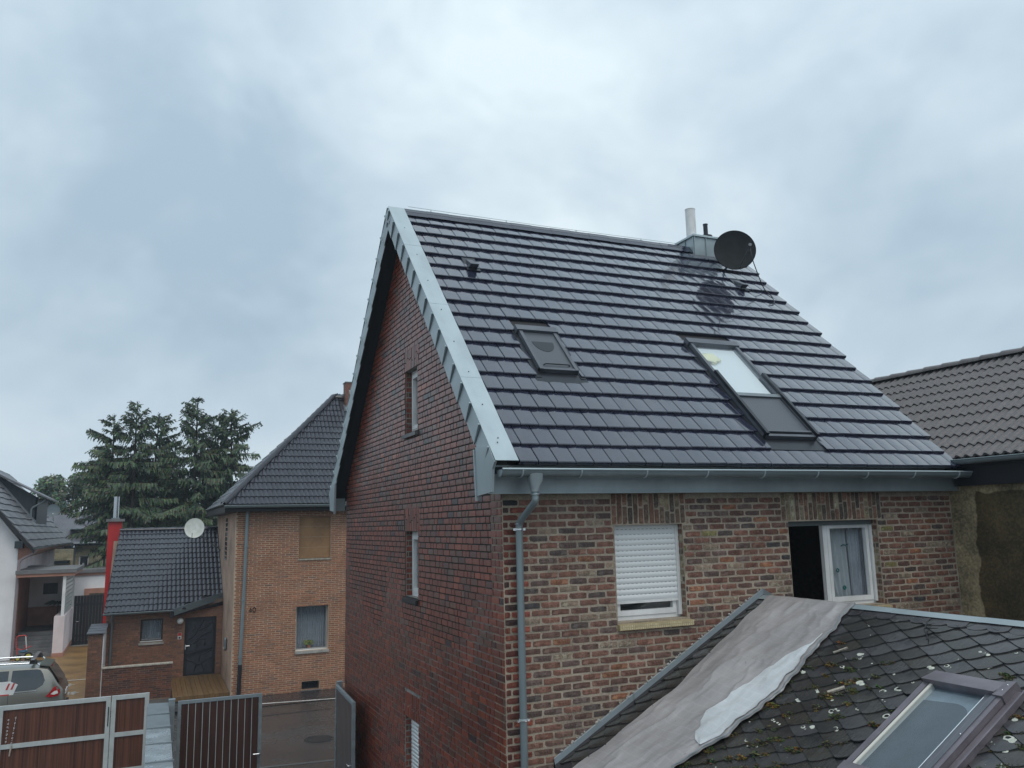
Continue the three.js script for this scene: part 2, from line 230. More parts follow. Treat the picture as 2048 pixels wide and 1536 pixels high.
// bricks -------------------------------------------------------------
const brickCache = {};
function brickGeo(kind, shape, col, tone) { // nominal 1 x 1 face, front at z = 0, back at z = -depth
  const key = [kind, shape, col.join(), tone].join('|'); if (brickCache[key]) return brickCache[key];
  const R = rng(shape * 977 + 13), K = BR[kind], c = col.map(x => x * tone), tb = new TB(); tb.col = c;
  const { jit, bev, dep } = K, L = .24, H = .071, outer = [], inner = [];
  const ring = K.simple ? [[-.5, -.5], [.5, -.5], [.5, .5], [-.5, .5]] : [[-.5, -.5], [-.25, -.5], [.02, -.5], [.27, -.5], [.5, -.5], [.5, .05], [.5, .5], [.22, .5], [-.03, .5], [-.28, .5], [-.5, .5], [-.5, -.04]];
  for (const [x, y] of ring) {
    const cx = Math.abs(x) > .4 && Math.abs(y) > .4 ? jit * (R() * .9) : 0;
    const ox = x * L - Math.sign(x) * (cx + jit * R() * .5), oy = y * H - Math.sign(y) * (cx * .5 + jit * R() * .5);
    outer.push([ox, oy]); inner.push([ox - Math.sign(x) * (Math.abs(x) > .4 ? bev : 0), oy - Math.sign(y) * (Math.abs(y) > .4 ? bev : 0), -jit * R() * .35]);
  }
  const n = ring.length, A = p => V3(p[0] / L, p[1] / H, -dep), B = p => V3(p[0] / L, p[1] / H, p[2]);
  const U = (v) => { tb.uv.push(v.x * L + shape * .31, v.y * H + shape * .17); };
  const tri = (a, b, d) => { for (const v of [a, b, d]) { tb.p.push(v.x, v.y, v.z); U(v); tb.c.push(...c); } };
  const mid = V3(0, 0, jit * .15);
  for (let i = 0; i < n; i++) { const j = (i + 1) % n; tri(A(outer[i]), A(outer[j]), B(inner[j])); tri(A(outer[i]), B(inner[j]), B(inner[i])); if (!K.simple) tri(B(inner[i]), B(inner[j]), mid); }
  if (K.simple) { tri(B(inner[0]), B(inner[1]), B(inner[2])); tri(B(inner[0]), B(inner[2]), B(inner[3])); }
  return brickCache[key] = tb.geo();
}
const BR = {
  old: { jit: .011, bev: .0035, dep: .009 }, gable: { jit: .004, bev: .002, dep: .013 }, thin: { jit: .002, bev: .002, dep: .008, simple: true },
};
// rows of bricks on a frame; openings are [u0, v0, u1, v1]; edge(v) gives the [left, right] limits of a row
function bricks(F, { kind, v0, v1, course, len, joint, openings = [], edge, bond, seed, color, hidden, proud = 0 }) {
  const R = rng(seed), out = []; let row = 0;
  for (let v = v0; v + course * .6 < v1; v += course, row++) {
    const [e0, e1] = edge(v + course / 2); if (e1 - e0 < .05) continue;
    let spans = [[e0, e1]];
    for (const [a, b, c, d] of openings) if (v + course * .55 > b && v + course * .45 < d) spans = spans.flatMap(([p, q]) => { const r = []; if (c <= p || a >= q) return [[p, q]]; if (a > p + .02) r.push([p, a]); if (c < q - .02) r.push([c, q]); return r; });
    for (const [p, q] of spans) {
      let u = p - (bond === 'wild' ? R() * len : (row % 2 ? len / 2 : 0) + (seed % 7) * .01 + ((p * 100 | 0) % 3) * .02) + (bond === 'wild' ? 0 : (R() - .5) * .02);
      while (u < q - .015) {
        const l = bond === 'wild' ? (R() < .34 ? len / 2 : R() < .12 ? len * .75 : len) : len;
        const a = Math.max(u, p), b = Math.min(u + l, q); u += l;
        if (b - a < .03) continue;
        const w = b - a - joint, h = course - joint * 1.05; if (w < .02) continue;
        const [col, tone] = color(R, (a + b) / 2, v + course / 2, row);
        const s = Math.floor(R() * 9), x = (a + b) / 2, y = v + course / 2 + (R() - .5) * (kind === 'old' ? .006 : .002);
        const m = F.m.clone().multiply(new THREE.Matrix4().makeTranslation(x, y, proud + (R() - .5) * (kind === 'thin' ? .003 : kind === 'gable' ? .002 : .005))).multiply(new THREE.Matrix4().makeRotationZ((R() - .5) * (kind === 'old' ? .014 : .004))).multiply(new THREE.Matrix4().makeScale(w, h, 1));
        out.push({ g: brickGeo(kind, s, col, tone), m, size: w * h, hidden: hidden ? hidden(x, y) : false });
      }
    }
  }
  return out;
}
function soldiers(F, [a, b, c, d], { kind, seed, color, w = .078, joint = .011, hidden }) { // upright bricks over an opening
  const R = rng(seed), out = [], n = Math.round((c - a) / w), s = (c - a) / n;
  for (let i = 0; i < n; i++) {
    const k = R(), cuts = k < .3 ? [b, d] : [b, mix(b, d, .35 + R() * .35), d];
    for (let j = 0; j + 1 < cuts.length; j++) {
      const y0 = cuts[j], y1 = cuts[j + 1], [col, tone] = color(R, a + s * (i + .5), y0, i + j);
      const m = F.m.clone().multiply(new THREE.Matrix4().makeTranslation(a + s * (i + .5), (y0 + y1) / 2, .008 + (R() - .5) * .006)).multiply(new THREE.Matrix4().makeRotationZ(Math.PI / 2 + (R() - .5) * .02)).multiply(new THREE.Matrix4().makeScale(y1 - y0 - joint, s - joint, 1));
      out.push({ g: brickGeo(kind, Math.floor(R() * 9), col, tone), m, size: (y1 - y0) * s, hidden: hidden ? hidden(a, b) : false });
    }
  }
  return out;
}
const pick = (R, list) => { let t = R() * list.reduce((s, x) => s + x[0], 0); for (const x of list) if ((t -= x[0]) <= 0) return x[1]; return list[0][1]; };
const tone = R => [.86, .95, 1.03, 1.12][Math.floor(R() * 4)];
// a framed window with pane; frame set back into the wall by `recess`
function windowUnit(parent, F, [u0, v0, u1, v1], { recess = .1, fw = .06, bars = [], m = M.white, sashes = null, pane = true, name = 'window', paneMat = M.glass }) {
  const g = sub(parent, name), tb = new TB(), n1 = -recess, n0 = n1 - .06;
  tb.fbox(F, u0, u1, v0, v0 + fw, n0, n1); tb.fbox(F, u0, u1, v1 - fw, v1, n0, n1); tb.fbox(F, u0, u0 + fw, v0 + fw, v1 - fw, n0, n1); tb.fbox(F, u1 - fw, u1, v0 + fw, v1 - fw, n0, n1);
  for (const [a, b] of bars) tb.fbox(F, a, b, v0 + fw, v1 - fw, n0, n1 + .004);
  part(g, 'frame', tb.geo(), m);
  for (const [a, b] of sashes ?? []) { const s = new TB(), k = .05, q1 = n1 - .004 + .018; s.fbox(F, a, b, v0 + fw - .012, v0 + fw + k, n0 + .01, q1); s.fbox(F, a, b, v1 - fw - k, v1 - fw + .012, n0 + .01, q1); s.fbox(F, a, a + k, v0 + fw + k, v1 - fw - k, n0 + .01, q1); s.fbox(F, b - k, b, v0 + fw + k, v1 - fw - k, n0 + .01, q1); part(g, 'sash', s.geo(), m); }
  if (pane) for (const [a, b] of sashes ?? [[u0 + fw, u1 - fw]]) part(g, 'pane', new TB().fbox(F, a + .01, b - .01, v0 + fw, v1 - fw, n0 + .024, n0 + .03).geo(), paneMat);
  return g;
}
function curtainGeo(F, u0, u1, v0, v1, n, amp, waves, gather = 0) { // a pleated sheet
  const tb = new TB(), K = waves * 8, J = 6, P = (i, j) => { const t = i / K, s = j / J, w = (u1 - u0) * (1 - gather * s * s); return F.p(u0 + gather * s * s * (u1 - u0) * .75 + t * w, mix(v1, v0, s), n + amp * Math.sin(t * waves * 2 * Math.PI + Math.sin(t * 9) * .8) * (1 - .4 * gather * s)); };
  for (let i = 0; i < K; i++) for (let j = 0; j < J; j++) tb.quad(P(i, j), P(i, j + 1), P(i + 1, j + 1), P(i + 1, j));
  return tb.geo(1.2);
}

// ================================================================ MAIN BRICK HOUSE
const LG = 8.09, WF = 7.23, EAVE = V3(0, 5.76, .37), RIDGE = V3(0, 10.27, -4.05);
const SL = EAVE.distanceTo(RIDGE), eS = RIDGE.clone().sub(EAVE).normalize(), nS = V3(0, -eS.z, eS.y);            // up the front slope, out of it
const FR = frame([0, EAVE.y, EAVE.z], [1, 0, 0], [0, nS.y, nS.z], [0, eS.y, eS.z]);                               // front slope: u = X, v = distance up the slope
const rearZ = z => 2 * RIDGE.z - z;
const FB = frame([0, EAVE.y, rearZ(EAVE.z)], [-1, 0, 0], [0, nS.y, -nS.z], [0, eS.y, -eS.z]);                      // rear slope (u runs the other way)
const FF = frame([0, 0, 0], [1, 0, 0], [0, 0, 1]), FG = frame([0, 0, -LG], [0, 0, 1], [-1, 0, 0]);
const house = thing('brick_house', 'tall narrow brick house with steep wet black tiled roof and zinc edges', 'house', [0, 0, 0]);
const roofY = z => EAVE.y + (EAVE.z - z) * (eS.y / -eS.z);
const gz = z => z + LG;                                                                                          // gable u from z
const WIN_F = [[1.464, 3.92, 2.45, 5.055], [4.14, 3.9, 5.74, 5.05]], WIN_G = [[gz(-3.87), 6.55, gz(-3.22), 7.54], [gz(-3.87), 4.05, gz(-3.22), 5.02], [gz(-3.92), 1.15, gz(-3.22), 2.3]];
const LIN_F = [[1.43, 5.06, 2.5, 5.44], [4.04, 5.055, 5.83, 5.44]], LIN_G = [[gz(-3.9), 7.54, gz(-3.16), 7.9], [gz(-3.92), 5.02, gz(-3.13), 5.4], [gz(-3.94), 2.3, gz(-3.16), 2.66]];
{
  const topG = z => Math.min(roofY(z), roofY(rearZ(z))) - .12;
  part(house, 'facade_wall', plate(FF, [[.0, -.3], [7.249, -.3], [7.249, 5.62], [.0, 5.62]], .34, WIN_F), M.mortarSand);
  part(house, 'gable_wall', plate(FG, [[0, -.3], [LG - .345, -.3], [LG - .345, topG(-.345)], [gz(-4.05), topG(-4.05)], [0, topG(-LG)]], .34, WIN_G), M.mortarGable);
  part(house, 'rear_wall', box(.345, WF, -.3, 5.5, -LG, -LG + .3), M.mortarDark);
  part(house, 'party_wall', plate(frame([6.72, 0, -LG + .305], [0, 0, 1], [-1, 0, 0]), [[0, -.3], [LG - .65, -.3], [LG - .65, topG(-.345)], [gz(-4.05) - .305, topG(-4.05) - .2], [0, topG(-LG + .305)]], .2), M.mortarDark);
  part(house, 'corner_wall', box(.001, .34, -.3, 5.62, -.338, -.0035), M.mortarDark);
  const rooms = new TB(); for (const y of [2.7, 5.5]) rooms.box(.35, WF - .25, y, y + .12, -LG + .31, -.35); rooms.box(.35, WF - .25, 2.83, 5.49, -5.6, -5.5); rooms.box(3.2, 3.3, 2.83, 5.49, -5.49, -.36);
  part(house, 'inner_floor', rooms.geo(), M.room);
}
// bricks
const fPal = [[30, [.27, .128, .095]], [28, [.225, .122, .095]], [14, [.305, .138, .098]], [12, [.195, .124, .108]], [6, [.135, .096, .086]], [2.5, [.085, .073, .073]], [10, [.38, .28, .205]], [1.5, [.31, .26, .11]], [5, [.40, .17, .095]]];
const gPal = [[30, [.235, .06, .036]], [26, [.195, .054, .035]], [12, [.16, .068, .046]], [10, [.28, .07, .036]], [5, [.12, .05, .042]], [2, [.06, .04, .04]], [4, [.165, .09, .07]]];
const cPal = [[30, [.17, .048, .036]], [10, [.25, .068, .042]], [12, [.09, .042, .038]], [3, [.035, .033, .038]]];
const lPal = [[14, [.30, .15, .10]], [10, [.38, .29, .18]], [6, [.52, .42, .28]], [14, [.22, .135, .095]], [8, [.15, .11, .085]]];
const underRoof = (x, y) => x > .6 && y < 4.1 - Math.abs(x - 3.62) * .552 - .1;
const patchy = (u, v, s) => .86 + .28 * fbmFree(u * .9 + 3, v * .9, 3, s);
const fCol = (R, u, v, row) => [u < .2 ? pick(R, cPal) : u < .38 && row % 2 ? [.36, .092, .058] : pick(R, fPal), tone(R) * Math.round(patchy(u, v, 601) * 8) / 8];
const gCol = (R, u, v) => [pick(R, gPal), tone(R) * Math.round(patchy(u * .7, v * .7, 611) * 8) / 8], lCol = R => [pick(R, lPal), tone(R)];
{
  const all = bricks(FF, { kind: 'old', v0: 1.3, v1: 5.43, course: .0833, len: .25, joint: .0145, openings: [...WIN_F, ...LIN_F], edge: () => [.0, WF], bond: 'half', seed: 5, color: fCol, hidden: underRoof, proud: .0065 });
  for (let i = 0; i < 2; i++) all.push(...soldiers(FF, LIN_F[i], { kind: 'old', seed: 40 + i, color: lCol }));
  // reveals of the facade windows (the side that faces left)
  for (const w of WIN_F) all.push(...bricks(frame([w[2], 0, -.14], [0, 0, 1], [-1, 0, 0]), { kind: 'old', v0: w[1], v1: w[3], course: .0833, len: .14, joint: .013, edge: () => [0, .138], bond: 'half', seed: 77, color: lCol, proud: .004 }));
  const gl = v => { const z = v < 5.9 ? [0, LG] : (() => { const a = RIDGE.z - (10.05 - v) * (-eS.z / eS.y), b = rearZ(a); return [gz(Math.min(a, b)), gz(Math.max(a, b))]; })(); return [Math.max(0, z[0]), Math.min(LG, z[1])]; };
  const gb = bricks(FG, { kind: 'gable', v0: -.05, v1: 10, course: .0833, len: .25, joint: .012, openings: [...WIN_G, ...LIN_G], edge: gl, bond: 'wild', seed: 9, color: gCol, proud: .012 });
  for (let i = 0; i < 3; i++) gb.push(...soldiers(FG, LIN_G[i], { kind: 'gable', seed: 60 + i, color: gCol, w: .072 }));
  for (const w of WIN_G) gb.push(...bricks(frame([-0.0, 0, w[0] - LG], [1, 0, 0], [0, 0, 1]), { kind: 'gable', v0: w[1], v1: w[3], course: .0833, len: .11, joint: .012, edge: () => [.004, .105], bond: 'half', seed: 78, color: gCol, proud: .006 }));
  pieces(house, 'brick', all, M.brick, 300, 'brickwork');
  pieces(house, 'gable_brick', gb, M.brickWet, 300, 'gable_brickwork');
}
// roof deck and the flat tiles
{
  const holes = [[.9, 1.72, 1.52, 2.83], [3.77, .42, 4.72, 2.85]];
  part(house, 'roof_deck', plate(FR, [[-.2, .3], [7.0, .3], [7.0, SL], [-.2, SL]], .14), M.deck);
  part(house, 'rear_roof', plate(FB, [[-7.0, -.04], [.2, -.04], [.2, SL - .002], [-7.0, SL - .002]], .14), M.deck);
  const tileGeo = k => { // x across, y out of the slope, z down it; front edge at z = 0
    const R = rng(k + 3), w = .2275 / 2, L = .41, t = .046, f = .062, b = .018, e = .009, tb = new TB(), bow = .002 + R() * .0015;
    const top = (x, z) => { const q = 1 - z / -L; return mix(b, f, q) + bow * (1 - (x / w) ** 2) - .0; };
    const xs = [-w, -w + .006, -w * .4, w * .4, w - .006, w], zs = [0, -.009, -.05, -L], H = (x, z, i, j) => V3(x, top(x, z) - (i === 0 || i === 5 ? .005 : 0) - (j === 0 ? e : 0), z);
    for (let i = 0; i < 5; i++) for (let j = 0; j < 3; j++) tb.quad(H(xs[i], zs[j], i, j), H(xs[i + 1], zs[j], i + 1, j), H(xs[i + 1], zs[j + 1], i + 1, j + 1), H(xs[i], zs[j + 1], i, j + 1));
    for (let i = 0; i < 5; i++) { const a = H(xs[i], 0, i, 0), c = H(xs[i + 1], 0, i + 1, 0); tb.quad(V3(a.x, a.y - t, .001), V3(c.x, c.y - t, .001), c, a); }
    for (const i of [0, 5]) { const a = H(xs[i], 0, i, 0), c = H(xs[i], -L, i, 3), a2 = V3(a.x, a.y - t, 0), c2 = V3(c.x, c.y - t, -L); i ? tb.quad(a, a2, c2, c) : tb.quad(a2, a, c, c2); }
    for (let q = 0; q < tb.uv.length; q++) tb.uv[q] += k * .37;
    return tb.geo(.35);
  };
  const G = [0, 1, 2, 3, 4].map(tileGeo), R = rng(91), items = [], course = .3545, W = .235;
  const clampGeo = (g, x, lo, hi) => { const c = g.clone(), p = c.attributes.position; for (let i = 0; i < p.count; i++) p.setX(i, clamp(p.getX(i) + x, lo, hi) - x); c.computeVertexNormals(); return c; };
  for (let r = 0; r < 18; r++) {
    const v = -.03 + r * course - (r ? .045 : 0);
    for (let c = -1; c < 31; c++) {
      let x = .045 + c * W + (r % 2 ? W / 2 : 0) + W / 2; if (x < -.05 || x > 7.08) continue;
      const a0 = x - W / 2, a1 = x + W / 2, mid = v + course * .5; let lo = -.06, hi = 7.03;
      let drop = false; for (const [p, q, s, t] of holes) if (v + course * .75 > q && v + .06 < t) { if (a0 >= p - .02 && a1 <= s + .02) drop = true; else if (a0 < p && a1 > p) hi = p; else if (a0 < s && a1 > s) lo = s; }
      if (x > 5.72 && x < 6.66 && v > 6.0) drop = true;
      if (drop || Math.min(a1, hi) - Math.max(a0, lo) < .04) continue;
      let g = G[Math.floor(R() * 5)]; if (a0 < lo || a1 > hi) g = clampGeo(g, x, lo, hi);
      const m = new THREE.Matrix4().makeBasis(FR.u, FR.n, FR.v.clone().negate()).setPosition(FR.p(x + (R() - .5) * .003, v + (R() - .5) * .008, .003 + R() * .002)).multiply(new THREE.Matrix4().makeRotationFromEuler(new THREE.Euler((R() - .5) * .012, (R() - .5) * .006, (R() - .5) * .012)));
      items.push({ g, m, size: 1 });
    }
  }
  pieces(house, 'roof_tile', items, M.tile, 300, 'roof_tiling');
  // ridge caps
  for (let i = 0; i < 18; i++) {
    const x0 = .02 + i * .39; if (x0 > 6.95 || (x0 > 5.55 && x0 < 6.5)) continue; const x1 = Math.min(x0 + .4, 7.04), tb = new TB(), h = i % 2 * .004;
    const prof = [[-.13, -.115], [-.08, -.035], [-.03, .03], [.03, .03], [.08, -.035], [.13, -.115]], P = (x, k, o) => V3(x, RIDGE.y + .075 + h + prof[k][1] - o, RIDGE.z + prof[k][0]);
    for (let k = 0; k < 5; k++) { tb.quad(P(x0, k + 1, 0), P(x1, k + 1, 0), P(x1, k, .004), P(x0, k, .004)); tb.quad(P(x0, k, .02), P(x0, k + 1, .02), P(x0, k + 1, 0), P(x0, k, 0)); tb.quad(P(x1, k, 0), P(x1, k + 1, 0), P(x1, k + 1, .02), P(x1, k, .02)); }
    part(house, 'ridge_tile', tb.geo(), M.tile);
  }
  const wire = [plain([tube([[.1, 10.43, -4.05], [2.7, 10.41, -4.05], [5.5, 10.42, -4.05]], .0035, 5)])]; for (const x of [.5, 1.9, 3.3, 4.7]) wire.push(plain([cyl(x, 10.3, -4.05, .006, .006, .12, 6)])); part(house, 'lightning_wire', plain(wire), M.zincDull);
}
// verge: zinc cap, folded side sheets with seams, soffit, on both rakes
for (const [F, sx, front] of [[FR, 1, true], [FB, -1, false]]) {
  const X = x => sx * x;
  const b = (u0, u1, v0, v1, n0, n1) => new TB().fbox(F, Math.min(X(u0), X(u1)), Math.max(X(u0), X(u1)), v0, v1, n0, n1).geo();
  const cuts = [-.05, 1.5, 3.25, 5.0, SL + .04];
  for (let i = 0; i < 4; i++) part(house, 'verge_cap', b(-.262, .015, cuts[i] + .002, cuts[i + 1] + .012, .086 + i * .0022, .094 + i * .0022), front ? M.zincBright : M.zinc);
  for (let i = 0; i < 16; i++) { // each side sheet kicks out at its upper seam
    const v0 = .18 + i * .402, v1 = Math.min(v0 + .398, SL + .06); if (v1 - v0 < .05) continue; const tb = new TB();
    const n1 = .084, n0 = -.2 - (i % 2) * .004, P = (x, v, n) => F.p(X(x), v, n), q = [P(-.262, v0, n0), P(-.247, v1 - .0, n0), P(-.247, v1, n1), P(-.262, v0, n1)], w = [P(-.252, v0, n0), P(-.237, v1, n0), P(-.237, v1, n1), P(-.252, v0, n1)];
    tb.hexa(sx > 0 ? [w[0], w[1], w[2], w[3], q[0], q[1], q[2], q[3]] : [w[0], w[1], w[2], w[3], q[0], q[1], q[2], q[3]]);
    tb.hexa([P(-.262, v0 - .003, n0 - .01), P(-.25, v0 - .003, n0 - .01), P(-.25, v0 + .022, n0 - .01), P(-.262, v0 + .022, n0 - .01), P(-.285, v0 - .003, n1), P(-.25, v0 - .003, n1), P(-.25, v0 + .022, n1), P(-.285, v0 + .022, n1)]);
    part(house, 'verge_sheet', tb.geo(), M.zinc);
  }
  if (front) for (const [v, u] of [[.25, -.15], [.33, -.12], [.95, -.13], [1.62, -.12], [2.3, -.14], [3.1, -.12], [3.9, -.13], [4.7, -.12], [5.6, -.13]]) part(house, 'rivet', new THREE.SphereGeometry(.009, 8, 6).translate(...F.p(X(u), v, .1).toArray()), M.zincDull);
  part(house, 'soffit', b(-.235, .03, .05, SL - .05, -.19, -.165), M.soffit);
  // foot of the rake: the folded end sheet
  const zf = z => front ? z : rearZ(z), E = [[-.12, 5.985], [-.1, 5.42], [.02, 5.43], [.35, 5.45], [.385, 5.7], [.455, 5.775], [.3, 5.95]], tb = new TB(), P = (x, i) => V3(x, E[i][1], zf(E[i][0]));
  for (let i = 1; i < 6; i++) { tb.tri(P(-.272, 0), P(-.272, i), P(-.272, i + 1)); tb.tri(P(-.24, 0), P(-.24, i + 1), P(-.24, i)); }
  for (let i = 0; i < 7; i++) { const j = (i + 1) % 7; tb.quad(P(-.272, i), P(-.24, i), P(-.24, j), P(-.272, j)); }
  part(house, 'verge_foot', tb.geo(), M.zinc);
  part(house, 'verge_foot_fold', new TB().hexa([[-.285, -.105], [-.25, -.105], [-.25, -.075], [-.285, -.075]].map(([x, z]) => V3(x, 5.37, zf(z))).concat([[-.285, -.165], [-.25, -.165], [-.25, -.13], [-.285, -.13]].map(([x, z]) => V3(x, 5.96, zf(z))))).geo(), M.zinc);
}
// eaves: fascia, soffit, gutter with brackets, funnel, downpipe
{
  const fa = new TB(); fa.box(-.238, 7.24, 5.445, 5.76, .135, .16); fa.box(-.238, 7.24, 5.437, 5.452, .135, .175); part(house, 'fascia', fa.geo(), M.zinc);
  part(house, 'eave_soffit', box(-.2, 7.23, 5.46, 5.48, .008, .134), M.soffit);
  part(house, 'fascia_return', box(-.235, .0, 5.44, 5.75, -8.29, -8.27), M.zinc);
  const gut = (x0, x1) => { const tb = new TB(), r = .078, cy = 5.69, cz = .425, A = []; for (let i = 0; i <= 14; i++) { const a = Math.PI + i / 14 * Math.PI; A.push([Math.cos(a), Math.sin(a)]); } const P = (x, k, q) => V3(x, cy + A[k][1] * q, cz + A[k][0] * q); for (let k = 0; k < 14; k++) { tb.quad(P(x0, k, r), P(x1, k, r), P(x1, k + 1, r), P(x0, k + 1, r)); tb.quad(P(x0, k + 1, r - .004), P(x1, k + 1, r - .004), P(x1, k, r - .004), P(x0, k, r - .004)); } return tb.geo(.6); };
  const g = part(house, 'gutter', gut(-.2, 7.2), M.pipeGrey);
  part(g, 'bead', tube([[-.2, 5.694, .506], [3, 5.694, .506], [7.2, 5.694, .506]], .0125, 10), M.zincBright);
  for (const x of [-.2, 7.2]) { const c = new THREE.CircleGeometry(.078, 20, Math.PI, Math.PI); c.rotateY(x < 0 ? -Math.PI / 2 : Math.PI / 2); c.translate(x, 5.69, .425); part(g, 'end_cap', c, M.zinc); }
  for (let i = 0; i < 9; i++) { const x = .05 + i * .87 + (i ? -.14 : 0), t = new THREE.TorusGeometry(.082, .010, 6, 16, Math.PI); t.rotateZ(Math.PI); t.rotateY(Math.PI / 2); t.translate(x, 5.69, .425); part(g, 'bracket', t, M.zincBright); }
  // funnel: rectangular mouth tapering into the round pipe
  const tb = new TB(), ring = (y, rx, rz, cz) => { const a = []; for (let i = 0; i < 16; i++) { const t = i / 16 * 2 * Math.PI, c = Math.cos(t), s = Math.sin(t), p = rx > .06 ? .35 : 1; a.push(V3(.225 + rx * Math.sign(c) * Math.abs(c) ** p, y, cz + rz * Math.sign(s) * Math.abs(s) ** p)); } return a; };
  const rs = [ring(5.665, .085, .055, .44), ring(5.58, .08, .055, .43), ring(5.48, .052, .05, .42), ring(5.45, .05, .05, .42)];
  for (let k = 0; k < 3; k++) for (let i = 0; i < 16; i++) { const j = (i + 1) % 16; tb.quad(rs[k][i], rs[k][j], rs[k + 1][j], rs[k + 1][i]); }
  part(house, 'funnel', tb.geo(.7), M.zinc);
  const dp = part(house, 'downpipe', plain([tube([[.225, 5.48, .42], [.225, 5.38, .42], [.222, 5.33, .40], [.172, 5.14, .14], [.166, 5.09, .1], [.165, 5.0, .095], [.165, 4.0, .095]], .04, 14, .35, 60), tube([[.165, 5.02, .095], [.165, 2.5, .095], [.165, .0, .095]], .041, 16)]), M.pipeGrey);
  for (const y of [5.42, 5.10, 2.99]) { const t = new THREE.TorusGeometry(.044, .006, 6, 20); t.rotateX(Math.PI / 2); t.translate(y > 5.3 ? .225 : .165, y, y > 5.3 ? .42 : .095); part(dp, 'collar', t, M.zincBright); }
  for (const y of [5.03, 2.97]) part(dp, 'clamp', plain([cyl(.165, y, .095, .048, .048, .018, 18), box(.205, .24, y - .004, y + .02, .085, .105), box(.09, .125, y - .004, y + .02, .085, .105), box(.15, .18, y, y + .014, .0, .09)]), M.chrome);
}
// facade windows
{
  const w = windowUnit(house, FF, [1.464, 3.92, 2.45, 5.055], { recess: .145, fw: .065, sashes: [[1.53, 2.385]] });
  const R = rng(5);
  for (let i = 0; i < 14; i++) { const v = 4.155 + i * .0655, tb = new TB(), K = 5, P = (u, k) => { const t = k / K; return FF.p(u, v + t * .0615, -.118 + .009 * Math.sin(t * Math.PI) + .0006 * (R() - .5)); }; for (let k = 0; k < K; k++) tb.quad(P(1.49, k), P(2.405, k), P(2.405, k + 1), P(1.49, k + 1)); tb.fbox(FF, 1.49, 2.405, v - .004, v, -.126, -.121); part(w, 'shutter_slat', tb.geo(), M.shutter); }
  for (let i = 0; i < 1; i++) { const tb = new TB(); for (let j = 1; j < 14; j++) for (let k = 0; k < 15; k++) tb.fbox(FF, 1.505 + k * .06, 1.535 + k * .06, 4.1505 + j * .0655, 4.1545 + j * .0655, -.1205, -.1195); part(w, 'shutter_slots', tb.geo(), M.black, { kind: 'stuff' }); }
  part(w, 'shutter_bar', new TB().fbox(FF, 1.488, 2.407, 4.118, 4.15, -.128, -.104).geo(), M.white);
  part(w, 'guide_rail', new TB().fbox(FF, 2.402, 2.447, 3.95, 5.05, -.144, -.095).geo(), M.white);
  part(w, 'guide_rail', new TB().fbox(FF, 1.467, 1.492, 3.95, 5.05, -.144, -.095).geo(), M.white);
  const w2 = windowUnit(house, FF, [4.14, 3.9, 5.74, 5.05], { recess: .145, fw: .06, bars: [[4.86, 4.94]], sashes: [[4.93, 5.69]] });
  part(w2, 'curtain', curtainGeo(FF, 4.96, 5.66, 3.98, 5.0, -.30, .022, 7, .30), M.curtain);
  part(w2, 'curtain', curtainGeo(FF, 5.42, 5.7, 3.98, 5.0, -.27, .012, 3, .05), M.curtainGrey);
  part(w2, 'ornament', plain([new THREE.TorusGeometry(.022, .008, 6, 12).translate(5.19, 4.36, -.258), new THREE.TorusGeometry(.02, .012, 6, 12).translate(5.29, 4.12, -.258), tube([[5.29, 4.69, -.26], [5.33, 4.71, -.255], [5.37, 4.70, -.26], [5.43, 4.715, -.26]], .008, 6)]), mat({ c: [.02, .16, .15], roughness: .5 }));
  const open = new TB(); { const q = frame([4.2, 0, -.2], [-.12, 0, -.993], [-.993, 0, .12]); open.fbox(q, 0, .66, 3.97, 4.03, 0, .05); open.fbox(q, 0, .66, 4.93, 4.99, 0, .05); open.fbox(q, 0, .06, 4.03, 4.93, 0, .05); open.fbox(q, .6, .66, 4.03, 4.93, 0, .05); } part(w2, 'open_sash', open.geo(), M.white);
  part(w2, 'roller_box', new TB().fbox(FF, 4.145, 5.735, 4.985, 5.048, -.144, -.11).geo(), M.zincDull);
  part(w2, 'guide_rail', new TB().fbox(FF, 5.70, 5.737, 3.93, 4.98, -.144, -.10).geo(), M.white);
  for (const [g, a, b, y] of [[w, 1.45, 2.5, 3.915], [w2, 4.1, 5.82, 3.895]]) {
    const s = part(g, 'sill', new TB().hexa([V3(a, y - .085, -.145), V3(b, y - .085, -.145), V3(b, y, -.145), V3(a, y, -.145), V3(a, y - .085, .062), V3(b, y - .085, .062), V3(b, y - .022, .062), V3(a, y - .022, .062)]).geo(), M.terrazzo);
    const tb = new TB(), n = Math.floor((b - a) / .03); for (let i = 0; i < n; i++) for (let j = 0; j < 2; j++) tb.box(a + .008 + i * .03, a + .03 + i * .03, y - .079 + j * .03, y - .055 + j * .03, .062, .065); part(s, 'mosaic', tb.geo(), M.mosaic, { kind: 'stuff' });
  }
}
